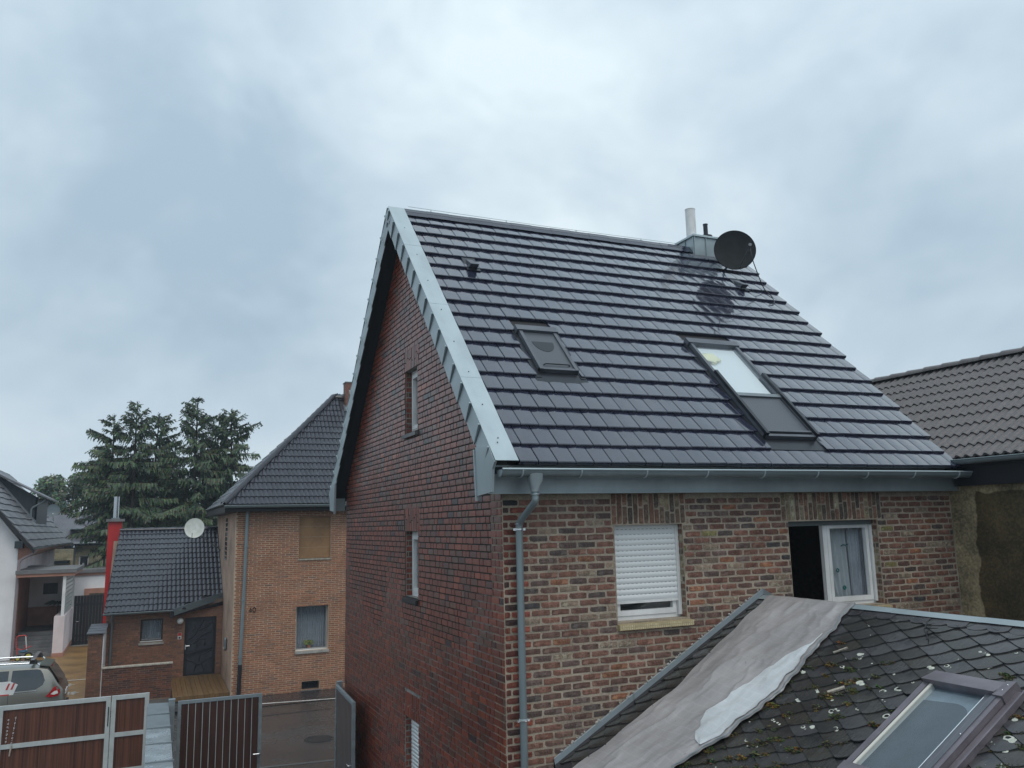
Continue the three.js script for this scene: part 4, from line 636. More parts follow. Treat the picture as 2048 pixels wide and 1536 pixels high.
  const sh = new THREE.Shape(), a0 = 3.346, a1 = 3.80, t0 = -1.22; sh.moveTo(a0, -2.19); sh.lineTo(a1, -2.19); sh.lineTo(a1, t0 - .13); sh.quadraticCurveTo(a1 - .005, t0 - .01, a1 - .16, t0); sh.lineTo(a0, t0 - .035); const eg = new THREE.ExtrudeGeometry(sh, { depth: .006, bevelEnabled: false }); eg.applyMatrix4(FS.m.clone().multiply(new THREE.Matrix4().makeTranslation(0, 0, .031))); part(rw, 'inner_screen', eg, M.wetBlindDark);
  for (const [z, s] of [[3.99, .97], [3.985, 1.04], [3.97, 1.62]]) part(rw, 'screw', new THREE.SphereGeometry(.007, 8, 6).translate(...SP(z, s, .112).toArray()), M.chrome);
  part(rw, 'apron', b(3.18, 4.12, 2.3, 2.42, .02, .035), M.leadGrey);
}
// tarpaulin thrown over the roof
{
  const g = thing('tarpaulin', 'grey plastic tarpaulin strip draped over ridge of the mossy slate roof', 'tarpaulin', SP(1, 1.7, .03).toArray());
  const lerpT = (t, a) => { for (let i = 0; i + 1 < a.length; i++) if (t <= a[i + 1][0]) return mix(a[i][1], a[i + 1][1], sm((t - a[i][0]) / (a[i + 1][0] - a[i][0]))); return a[a.length - 1][1]; };
  const left = s => lerpT(s, [[-.3, .10], [.4, .19], [1.05, .27], [2.0, .42], [2.35, .37], [2.8, .38], [3.5, .32]]) + .012 * Math.sin(s * 11), right = s => lerpT(s, [[-.3, 1.56], [0, 1.58], [.72, 1.72], [1.65, 1.88], [2.3, 1.83], [2.8, 1.67], [3.5, 1.62]]) + .014 * Math.sin(s * 17) + .008 * Math.sin(s * 41);
  const K = 70, J = 150, hgt = (t, s) => .026 + .032 * Math.pow(fbmFree(t * 3.1 + 3, s * 1.25, 3, 500), 2) * sstep(0, .25, t) * sstep(-.1, .25, s) + .026 * sstep(-.05, .2, s) * Math.pow(1 - Math.abs(2 * fbmFree(t * 5.2 + s * 1.2, s * 1.6 - t, 3, 510) - 1), 3) * sstep(-.02, .12, t) + .006 * fbmFree(t * 12, s * 5, 2, 520) + (t > .93 ? .014 * sstep(.93, .97, t) : 0);
  const P = (i, j, o = 0) => { const t = i / K, s0 = mix(-.28, 3.5, j / J), z = mix(left(s0), right(s0), t); if (s0 < 0) { const q = FS.p(z, 0, hgt(t, s0)); return V3(q.x - s0 * Math.cos(TH), q.y + s0 * Math.sin(TH) + .012 - o, z); } const rise = .012 * Math.exp(-s0 * 9); return SP(z, s0, hgt(t, s0) + rise - o); };
  const tb = new TB(); for (let i = 0; i < K; i++) for (let j = 0; j < J; j++) { tb.quad(P(i, j), P(i, j + 1), P(i + 1, j + 1), P(i + 1, j)); }
  for (let j = 0; j < J; j++) { tb.quad(P(K, j), P(K, j + 1), P(K, j + 1, .012), P(K, j, .012)); tb.quad(P(0, j, .008), P(0, j + 1, .008), P(0, j + 1), P(0, j)); }
  part(g, 'sheet', tb.geo(1.4), M.tarp);
  // added whiter sheet with the bright wet sheen in its colour, lower right side
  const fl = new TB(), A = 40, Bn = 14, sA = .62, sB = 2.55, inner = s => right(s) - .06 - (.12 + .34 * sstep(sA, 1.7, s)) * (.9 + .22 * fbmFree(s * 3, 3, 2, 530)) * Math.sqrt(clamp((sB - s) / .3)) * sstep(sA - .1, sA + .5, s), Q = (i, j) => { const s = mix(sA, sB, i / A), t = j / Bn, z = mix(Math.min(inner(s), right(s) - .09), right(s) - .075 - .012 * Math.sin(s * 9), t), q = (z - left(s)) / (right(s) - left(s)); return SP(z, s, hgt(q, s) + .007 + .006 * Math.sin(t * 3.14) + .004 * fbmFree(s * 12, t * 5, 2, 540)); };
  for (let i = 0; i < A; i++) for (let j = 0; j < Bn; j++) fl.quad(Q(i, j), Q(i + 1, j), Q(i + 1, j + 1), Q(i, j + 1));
  part(g, 'sheen_sheet', fl.geo(1.2), M.tarpSheen);
  part(g, 'hem', plain([tube(Array.from({ length: 60 }, (_, i) => { const s = .02 + i / 59 * 3.45, q = 1; return SP(right(s) - .012, s, hgt(1, s) + .002); }), .009, 6, .5, 160)]), M.zincDull);
}
// bits lying on the slates
for (const [q, l, w, a, label] of [[[2.43, 1.37], .17, .035, .45, 'short broken pale wooden slat lying on mossy slates'], [[2.02, .80], .15, .016, .5, 'thin pale stick on slates right beside the tarpaulin edge']]) {
  const o = new THREE.BoxGeometry(l, .014, w, 6, 1, 2), p = o.attributes.position, r = rng(l * 1000); for (let i = 0; i < p.count; i++) p.setXYZ(i, p.getX(i) + (r() - .5) * .006, p.getY(i) + (r() - .5) * .003, p.getZ(i) + (r() - .5) * .005); o.computeVertexNormals();
  o.rotateY(a + .35); o.applyMatrix4(new THREE.Matrix4().makeBasis(FS.u, FS.n, FS.v.clone().negate()).setPosition(SP(q[0], q[1], .034))); solo('wood_scrap', o, M.paleWood, label, 'wood scrap', 'scraps of wood on the slate roof');
}
{ const k = (z, s, n) => SP(z, s, n); solo('twig', plain([tube([k(2.66, .16, .05), k(2.68, .24, .045), k(2.72, .32, .045), k(2.80, .40, .04), k(2.84, .46, .045)], .006, 6, .5), tube([k(2.70, .3, .045), k(2.78, .30, .06), k(2.84, .27, .05)], .005, 6, .5)]), M.black, 'small black forked twig lying on wet slates below ridge cap', 'twig'); }

// ================================================================ CORNER HOUSE, No. 40
const Z40 = -19.2, X40 = -1.08, XR40 = 6.6, ZB40 = -26.8;
const kPal = [[30, [.385, .172, .10]], [22, [.355, .165, .10]], [14, [.415, .182, .102]], [8, [.34, .18, .12]], [3, [.26, .15, .11]], [5, [.46, .195, .105]]];
const evenTone = R => [.94, .98, 1.02, 1.06][Math.floor(R() * 4)];
const kCol = R => [pick(R, kPal), evenTone(R)];
const house40 = thing('corner_house', 'two-storey house of small orange-brown bricks numbered 40 with hipped dark roof', 'house', [2.7, 0, -23]);
{
  const F = frame([0, 0, Z40], [1, 0, 0], [0, 0, 1]), FL = frame([X40, 0, ZB40], [0, 0, 1], [-1, 0, 0]);
  const holes = [[.845, 1.25, 1.88, 2.65], [.89, 4.12, 1.925, 5.5], [1.058, .04, 1.627, .30]];
  part(house40, 'front_wall', plate(F, [[X40, -.3], [XR40, -.3], [XR40, 5.8], [X40, 5.8]], .3, holes), M.mortarBeige);
  const slot = [], sideHole = []; for (let i = 0; i < 9; i++) { const t = i / 8; slot.push([-22.15 + 0 * t, 5.4 - i * .165]); }
  part(house40, 'side_wall', plate(FL, [[.0, -.3], [Z40 - ZB40 - .305, -.3], [Z40 - ZB40 - .305, 5.8], [0, 5.8]], .3), mat({ c: [.47, .315, .235], map: rep(T.mortar, .5), bumpMap: rep(T.fine, 1), bumpScale: .004, roughness: .85 }));
  for (const [z, y] of slot) part(house40, 'glass_block', box(X40 - .006, X40 + .05, y, y + .13, z - .85, z - .05), M.darkGlass);
  part(house40, 'rear_wall', box(X40 + .305, XR40, -.3, 5.8, ZB40, ZB40 + .3), M.mortarBeige); part(house40, 'far_side_wall', box(XR40 - .3, XR40, -.3, 5.8, ZB40 + .305, Z40 - .305), M.mortarBeige);
  part(house40, 'inner_floor', box(X40 + .31, XR40 - .31, 2.75, 2.9, ZB40 + .31, Z40 - .31), M.room);
  const it = bricks(F, { kind: 'thin', v0: .0, v1: 5.8, course: .0625, len: .25, joint: .013, openings: holes, edge: () => [X40 + .002, 3.6], bond: 'half', seed: 14, color: kCol, proud: .006, hidden: (x, y) => x > 2.4 });
  pieces(house40, 'brick', it, M.brickFar, 300, 'brickwork');
  // windows
  const w = windowUnit(house40, F, holes[0], { recess: .16, fw: .05, m: mat({ c: [.36, .35, .34], roughness: .5 }) });
  part(w, 'curtain', curtainGeo(F, .9, 1.84, 1.3, 2.6, -.3, .02, 13), M.curtainGrey); part(w, 'sill', new TB().fbox(F, .82, 1.905, 1.16, 1.245, -.15, .05).geo(), M.stone); part(w, 'sill_edge', new TB().fbox(F, .845, 1.88, 1.25, 1.268, -.158, -.08).geo(), M.white);
  const bo = sub(house40, 'boarded_window'); part(bo, 'board', new TB().fbox(F, .89, 1.925, 4.15, 5.5, -.13, -.1).geo(), M.boardTan); part(bo, 'sill', new TB().fbox(F, .87, 1.945, 4.09, 4.135, -.12, .035).geo(), M.paleWood);
  for (let k = 1; k < 4; k++) part(bo, 'slat_groove', new TB().fbox(F, .892, 1.923, 4.15 + k * .34, 4.155 + k * .34, -.1, -.098).geo(), M.paleWood);
  const ba = sub(house40, 'basement_window'); part(ba, 'pane', new TB().fbox(F, 1.06, 1.625, .045, .295, -.2, -.19).geo(), M.darkGlass); part(ba, 'sill', new TB().fbox(F, 1.03, 1.66, .015, .04, -.15, .03).geo(), M.concrete);
  // downpipe
  const dp = part(house40, 'downpipe', tube([[-.73, 5.84, -18.84], [-.74, 5.72, -18.98], [-.76, 5.6, -19.09], [-.79, 3.5, -19.1], [-.845, .99, -19.1]], .055, 12, .1, 40), M.pipeGrey); part(dp, 'foot_pipe', tube([[-.845, 1.0, -19.1], [-.855, .5, -19.1], [-.86, .02, -19.1]], .062, 12), M.black);
  for (const [y, x] of [[4.55, -.77], [2.9, -.805], [1.2, -.842]]) part(dp, 'collar', cyl(x, y, -19.1, .066, .066, .05, 14), M.pipeGrey);
  // the number 40 in raised dark figures
  const num = new TB(), Q = (u, v) => [-.615 + u, 2.545 + v], bar = (a, b, c, d) => num.fbox(F, -.615 + a, -.615 + b, 2.545 + c, 2.545 + d, .008, .02);
  num.hexa([F.p(-.615, 2.585, .008), F.p(-.595, 2.585, .008), F.p(-.545, 2.69, .008), F.p(-.57, 2.69, .008), F.p(-.615, 2.585, .02), F.p(-.595, 2.585, .02), F.p(-.545, 2.69, .02), F.p(-.57, 2.69, .02)]); bar(0, .092, .025, .043); bar(.052, .074, 0, .1);
  const four = part(house40, 'house_number', num.geo(), M.black); const zero = new THREE.TorusGeometry(.05, .0115, 8, 24); zero.scale(.85, 1.4, 1); zero.translate(-.455, 2.618, Z40 + .018); part(four, 'digit', zero, M.black);
  // roof: hip at the left end
  const e0 = V3(-1.5, 5.88, -18.75), top = 10.05, run = 4.2, L = Math.hypot(run, top - 5.88), cs = run / L, sn = (top - 5.88) / L, xr = 7.0;
  const FA = frame([0, 5.88, -18.75], [1, 0, 0], [0, cs, sn], [0, sn, -cs]), FH = frame([-1.5, 5.88, -22.95], [0, 0, 1], [-sn, cs, 0], [cs, sn, 0]), FBk = frame([0, 5.88, -27.15], [-1, 0, 0], [0, cs, -sn], [0, sn, cs]);
  part(house40, 'roof_deck', plate(FA, [[-1.5, 0], [xr, 0], [xr, L], [2.7, L]], .1), M.deck); part(house40, 'roof_hip', plate(FH, [[-4.2, 0], [4.2, 0], [0, L]], .1), M.deck); part(house40, 'roof_back', plate(FBk, [[-xr, 0], [1.5, 0], [-2.7, L], [-xr, L]], .1), M.deck);
  const opt = { amp: .03, seg: 6, rolls: 2, front: .028, sharp: .75 };
  pieces(house40, 'roof_tile', [...roofTiles(FA, { len: L, course: .338, w: .29, limits: v => [-1.5 + v * cs + .02, 4.6], seed: 41, opt, skip: (u, v) => u > 3.03 && u < 3.72 && v > 5.0 && v < 5.6 }).map(x => x), ...roofTiles(FH, { len: L, course: .338, w: .29, limits: v => [-4.2 + v * cs + .02, 4.2 - v * cs - .02], seed: 43, opt })], M.tileFar, 300, 'roof_tiling');
  ridgeTiles(house40, 'hip_tile', V3(-1.5, 5.9, -18.75), V3(2.7, 10.07, -22.95), .36, .125, M.tileFar, .03); ridgeTiles(house40, 'ridge_tile', V3(2.7, 10.07, -22.95), V3(6.9, 10.07, -22.95), .38, .13, M.tileFar, .0);
  part(house40, 'gutter', plain([halfGutter(-1.5, 4.6, 'x', [5.86, -18.7], .07, 8), tube([[-1.5, 5.865, -18.63], [1, 5.865, -18.63], [4.6, 5.865, -18.63]], .012, 6)]), M.pipeGrey);
  part(house40, 'eave_board', plain([box(-1.45, 4.6, 5.68, 5.86, -18.83, -18.8), box(-1.45, 4.6, 5.68, 5.7, -19.19, -18.835), box(-1.47, -1.44, 5.66, 5.84, -26.9, -18.84), box(-1.43, -1.09, 5.66, 5.68, -26.9, -19.2)]), M.black);
  // brick chimney
  const ch = sub(house40, 'chimney'); part(ch, 'core', box(3.09, 3.59, 9.5, 10.60, -22.94, -22.5), M.mortarBrown);
  const cI = [], cc = R => [pick(R, [[3, [.30, .11, .075]], [2, [.24, .12, .085]], [1, [.36, .17, .12]]]), tone(R)]; for (const [fr, wd] of [[frame([3.09, 0, -22.5], [1, 0, 0], [0, 0, 1]), .5], [frame([3.09, 0, -22.94], [0, 0, 1], [-1, 0, 0]), .44]]) cI.push(...bricks(fr, { kind: 'thin', v0: 9.75, v1: 10.60, course: .083, len: .25, joint: .014, edge: () => [0, wd], bond: 'half', seed: 3, color: cc, proud: .008 }));
  for (const b of cI) { const o = new THREE.Mesh(b.g, M.brickFar); o.name = 'brick'; o.applyMatrix4(b.m); put(ch, o); }
  part(ch, 'cap', box(3.06, 3.62, 10.60, 10.64, -22.97, -22.47), M.concrete); part(ch, 'apron', new TB().fbox(FA, 3.0, 3.7, 5.05, 5.45, .04, .055).geo(), M.leadGrey);
}
{ const g = thing('letter_box', 'grey rounded letter box on side wall beside black front door', 'letter box', [X40 - .05, 1.18, -20.9]); const s = new THREE.CapsuleGeometry(.085, .26, 6, 14); s.scale(.6, 1, 1.0); s.translate(X40 - .056, 1.42, -20.95); part(g, 'body', s, M.zincDull); part(g, 'flap', box(X40 - .112, X40 - .10, 1.27, 1.33, -21.0, -20.9), M.white); }
{ const g = thing('window_plant', 'yellow flowering pot plant on sill inside the lower window', 'pot plant', [1.3, 1.27, -19.45]); part(g, 'pot', cyl(1.3, 1.275, -19.44, .05, .065, .1, 14), M.terracotta); const tb = new TB(), r = rng(8); for (let i = 0; i < 160; i++) { const a = r() * 6.28, q = Math.sqrt(r()) * .16, p = V3(1.28 + Math.cos(a) * q, 1.44 + (r() - .4) * .14, -19.43 + Math.sin(a) * q * .35), s = .018 + r() * .014, c = r() < .5 ? [.42, .42, .10] : [.12, .18, .05]; tb.tri(p, p.clone().add(V3(s * (r() - .2) * 2, s, s * (r() - .5))), p.clone().add(V3(-s, s * r(), s * (r() - .5))), c); } part(g, 'blossom', tb.geo(), M.green); }
// ================================================================ ENTRANCE ANNEX
const annex = thing('entrance_annex', 'low brick annex with dark tiled roof, black door and red chimney', 'building', [-2.9, 0, -24.5]);
const aPal = [[30, [.32, .155, .10]], [20, [.28, .14, .095]], [12, [.35, .165, .105]], [6, [.22, .125, .095]]], aCol = R => [pick(R, aPal), evenTone(R)];
{
  const ZA = -23.0, F = frame([0, 0, ZA], [1, 0, 0], [0, 0, 1]), holes = [[-3.72, 1.42, -3.01, 2.17], [-2.31, .2, -1.28, 2.14]];
  part(annex, 'front_wall', plate(F, [[-4.8, -.2], [X40 - .005, -.2], [X40 - .005, 2.75], [-2.65, 2.5], [-4.8, 2.45]], .28, holes), M.mortarBrown);
  part(annex, 'end_wall', plate(frame([-4.8, 0, -26.6], [0, 0, 1], [-1, 0, 0]), [[0, -.2], [3.3, -.2], [3.3, 2.4], [0, 4.8]], .25), M.mortarBrown);
  pieces(annex, 'brick', bricks(F, { kind: 'thin', v0: .2, v1: 2.6, course: .0625, len: .25, joint: .009, openings: holes, edge: () => [-4.79, X40 - .01], bond: 'half', seed: 24, color: aCol, proud: .006 }), M.brickFar, 300, 'brickwork');
  const w = windowUnit(annex, F, holes[0], { recess: .1, fw: .05, m: mat({ c: [.05, .03, .025], roughness: .5 }) }); part(w, 'curtain', curtainGeo(F, -3.68, -3.05, 1.5, 2.14, -.24, .015, 9), M.curtainGrey); part(w, 'sill', new TB().fbox(F, -3.76, -2.97, 1.33, 1.4, -.05, .05).geo(), M.stone); part(w, 'sill_edge', new TB().fbox(F, -3.72, -3.01, 1.425, 1.45, -.09, -.02).geo(), M.white);
  // the door: dark panel with wrought tendrils
  const d = sub(annex, 'front_door'); const fr = new TB(); fr.fbox(F, -2.31, -2.22, .2, 2.14, -.1, -.02); fr.fbox(F, -1.37, -1.28, .2, 2.14, -.1, -.02); fr.fbox(F, -2.22, -1.37, 2.06, 2.14, -.1, -.02); fr.fbox(F, -2.22, -1.37, .2, .27, -.1, -.02); part(d, 'frame', fr.geo(), M.black);
  part(d, 'leaf', new TB().fbox(F, -2.22, -1.37, .27, 2.06, -.09, -.06).geo(), mat({ c: [.05, .055, .07], map: rep(T.cloudy, 2), roughness: .2 }));
  const K = (u, v, n = -.045) => F.p(-2.22 + u * .85, .27 + v * 1.79, n), t = (...p) => tube(p.map(q => K(...q)), .012, 6, .5, 24);
  part(d, 'tendrils', plain([t([.05, .62], [.25, .7], [.4, .8], [.62, .98]), t([.4, .8], [.62, .83], [.98, .93]), t([.35, .63], [.6, .7], [.98, .78]), t([.03, .52], [.3, .57], [.5, .63], [.7, .62]), t([.2, .78], [.3, .84], [.26, .9]), t([.02, .25], [.2, .22], [.35, .17], [.5, .16], [.66, .2], [.98, .27]), t([.3, .03], [.38, .14], [.5, .17], [.62, .13], [.68, .03]), t([.5, .2], [.52, .33], [.7, .36], [.95, .42]), t([.35, .45], [.42, .5], [.36, .55]), t([.66, .48], [.76, .5], [.7, .56], [.64, .52])]), M.darkMetal);
  part(d, 'cross_band', new TB().hexa([K(.0, .31, -.06), K(1, .44, -.06), K(1, .475, -.06), K(0, .36, -.06), K(.0, .31, -.035), K(1, .44, -.035), K(1, .475, -.035), K(0, .36, -.035)]).geo(), M.black);
  part(d, 'handle', plain([tube([F.p(-2.27, 1.2, 0), F.p(-2.26, 1.2, .05), F.p(-2.14, 1.2, .05)], .014, 8, .1), box(-2.285, -2.255, 1.08, 1.24, -23.015, -23.0)]), M.chrome);
  // roof with a corner cut back over the door
  const Zr = -26.6, run = 4.0, rise = 2.71, L = Math.hypot(run, rise), cs = run / L, sn = rise / L, FA = frame([0, 2.46, -22.6], [1, 0, 0], [0, cs, sn], [0, sn, -cs]);
  const lo = v => -4.86 + v / L * .26, cut = u => u < -2.7 ? 0 : (u + 2.7) / 1.62 * .72;
  part(annex, 'roof_deck', plate(FA, [[-4.84, .02], [-2.7, .02], [X40 - .004, .74], [X40 - .004, L], [-4.6, L]], .08), M.deck);
  pieces(annex, 'roof_tile', roofTiles(FA, { len: L, course: .323, w: .29, limits: v => [lo(v), X40 - .01], seed: 47, opt: { amp: .03, seg: 6, rolls: 2, front: .028, sharp: .75 }, skip: (u, v) => v + .16 < cut(u) }), M.tileFar, 300, 'roof_tiling');
  ridgeTiles(annex, 'ridge_tile', V3(-4.6, 5.19, Zr), V3(X40 - .02, 5.19, Zr), .38, .12, M.tileFar, .0);
  part(annex, 'back_slope', plate(frame([0, 2.46, -30.6], [-1, 0, 0], [0, cs, -sn], [0, sn, cs]), [[1.08, 0], [4.6, 0], [4.6, L], [1.08, L]], .08), M.deck);
  part(annex, 'gutter', plain([halfGutter(-4.88, -2.72, 'x', [2.46, -22.53], .055, 8), tube([[-4.88, 2.465, -22.475], [-3.8, 2.465, -22.475], [-2.72, 2.465, -22.475]], .012, 6)]), M.pipeGrey);
  const A = FA.p(-2.72, -.02, .0), B = FA.p(X40 - .02, .74, .0), dn = V3(0, -.16, 0), ot = V3(.03, .0, .10); part(annex, 'slanting_fascia', new TB().hexa([A.clone().add(dn), B.clone().add(dn), B.clone().add(V3(0, .06, 0)), A.clone().add(V3(0, .06, 0)), A.clone().add(dn).add(ot), B.clone().add(dn).add(ot), B.clone().add(V3(0, .07, 0)).add(ot), A.clone().add(V3(0, .07, 0)).add(ot)].map(p => p.clone())).geo(), M.blueGrey);
  part(annex, 'canopy_underside', new TB().hexa([V3(-2.75, 2.27, -22.98), V3(X40 - .01, 2.5, -22.98), V3(X40 - .01, 2.53, -22.98), V3(-2.75, 2.3, -22.98), V3(-2.75, 2.24, -22.55), V3(X40 - .01, 2.6, -22.97), V3(X40 - .01, 2.64, -22.97), V3(-2.75, 2.28, -22.55)]).geo(), M.black);
  part(annex, 'canopy_end', box(-2.82, -2.7, 2.22, 2.42, -22.95, -22.5), M.black);
  // red clad chimney stack at the left end
  const ch = sub(annex, 'chimney'); part(ch, 'stack', box(-5.03, -4.55, 0, 5.53, -27.35, -26.85), M.red); part(ch, 'cap', box(-5.11, -4.47, 5.53, 5.63, -27.45, -26.75), M.concrete); part(ch, 'cap_collar', box(-4.94, -4.64, 5.63, 5.68, -27.25, -26.95), M.zincDull); part(ch, 'flue', plain([cyl(-4.79, 5.68, -27.1, .1, .1, .8, 20), cyl(-4.79, 6.44, -27.1, .105, .105, .05, 20)]), M.steel);
  part(annex, 'downpipe', tube([[-4.58, 2.42, -22.55], [-4.6, 2.3, -22.75], [-4.6, 2.1, -22.92], [-4.6, 1.0, -22.92], [-4.6, .2, -22.92]], .04, 8, .1, 30), M.zincDull);
}
{ const g = thing('wall_lamp', 'round frosted wall lamp under the slanting canopy beside black door', 'wall lamp', [-2.47, 2.0, -22.9]); part(g, 'globe', new THREE.SphereGeometry(.105, 18, 12).translate(-2.47, 2.06, -22.85), M.sageBlind); part(g, 'bracket', box(-2.51, -2.43, 2.02, 2.1, -23.0, -22.93), M.darkMetal); }
{ const g = thing('door_notice', 'small red and white notice left of the black front door', 'notice', [-2.46, 1.45, -22.98]); part(g, 'board', box(-2.53, -2.41, 1.44, 1.66, -22.995, -22.98), M.white); part(g, 'red_panel', box(-2.525, -2.415, 1.55, 1.655, -22.98, -22.976), M.plasticRed); part(g, 'bell', box(-2.50, -2.44, 1.46, 1.52, -22.98, -22.972), M.darkMetal); }
dish('satellite_dish', 'white satellite dish in front of the dark annex roof', [-2.08, 4.4, -24.4], [-2.09, 5.2, -23.75], [-.12, .28, 1], .335, M.dishWhite, [-1.12, 4.3, -24.6], [-.12, -.8, -.2]);
// wooden platform in front of the door
{ const g = thing('wooden_deck', 'ochre wooden plank deck in front of the black front door', 'deck', [-1.9, 0, -21.3]); const R = rng(6); for (let i = 0; i < 11; i++) { const x = -2.72 + i * .1475; part(g, 'plank', new TB().hexa([V3(x, .0, -22.99), V3(x + .14, .0, -22.99), V3(x + .14, .19, -22.99), V3(x, .19, -22.99), V3(x, .0, -19.55), V3(x + .14, .0, -19.55), V3(x + .14, .135 + R() * .004, -19.55), V3(x, .135 + R() * .004, -19.55)]).geo(), M.deckWood); } }
// garden walls
{
  const g = thing('garden_wall', 'low red-brown brick garden wall left of the wooden deck', 'garden wall', [-3.75, 0, -20.6]), F = frame([-4.73, 0, -20.5], [1, 0, 0], [0, 0, 1]);
  part(g, 'core', plate(F, [[0, -.1], [1.98, -.1], [1.98, 1.0], [0, 1.0]], .22), M.mortarBrown); part(g, 'coping', box(-4.75, -2.73, 1.0, 1.035, -20.74, -20.47), M.paleWood);
  pieces(g, 'brick', bricks(F, { kind: 'thin', v0: 0, v1: 1.0, course: .0625, len: .25, joint: .009, edge: () => [0, 1.98], bond: 'half', seed: 34, color: R => [pick(R, [[3, [.19, .075, .05]], [3, [.15, .068, .05]], [2, [.11, .058, .048]], [1, [.23, .09, .055]]]), tone(R)], proud: .006 }), M.brickWet, 300, 'brickwork');
  const g2 = thing('wing_wall', 'narrow brick wing wall with slate coping and white inner side', 'garden wall', [-4.98, 0, -21.2]), F2 = frame([-5.17, 0, -20.5], [1, 0, 0], [0, 0, 1]);
  part(g2, 'core', box(-5.17, -4.76, -.1, 2.05, -22.95, -20.505), M.mortarBrown); part(g2, 'white_face', box(-4.76, -4.74, 0, 2.04, -22.95, -20.52), M.whiteWall);
  pieces(g2, 'brick', bricks(F2, { kind: 'thin', v0: 0, v1: 2.05, course: .0625, len: .25, joint: .009, edge: () => [0, .41], bond: 'half', seed: 35, color: R => [pick(R, [[3, [.22, .10, .065]], [3, [.18, .09, .06]], [1, [.27, .12, .075]]]), tone(R)], proud: .004 }), M.brickFar, 300, 'brickwork');
  for (let i = 0; i < 4; i++) part(g2, 'coping_slate', new TB().hexa([[-5.22, 0], [-4.70, 0], [-4.70, .03], [-5.22, .03]].flatMap(([x, y]) => [V3(x, 2.06 + y + i * .012, -20.44 - (i + 1) * .64)]).concat([[-5.22, 0], [-4.70, 0], [-4.70, .03], [-5.22, .03]].map(([x, y]) => V3(x, 2.06 + y + i * .012, -20.44 - i * .64 + .02)))).geo(), M.leadGrey);
}
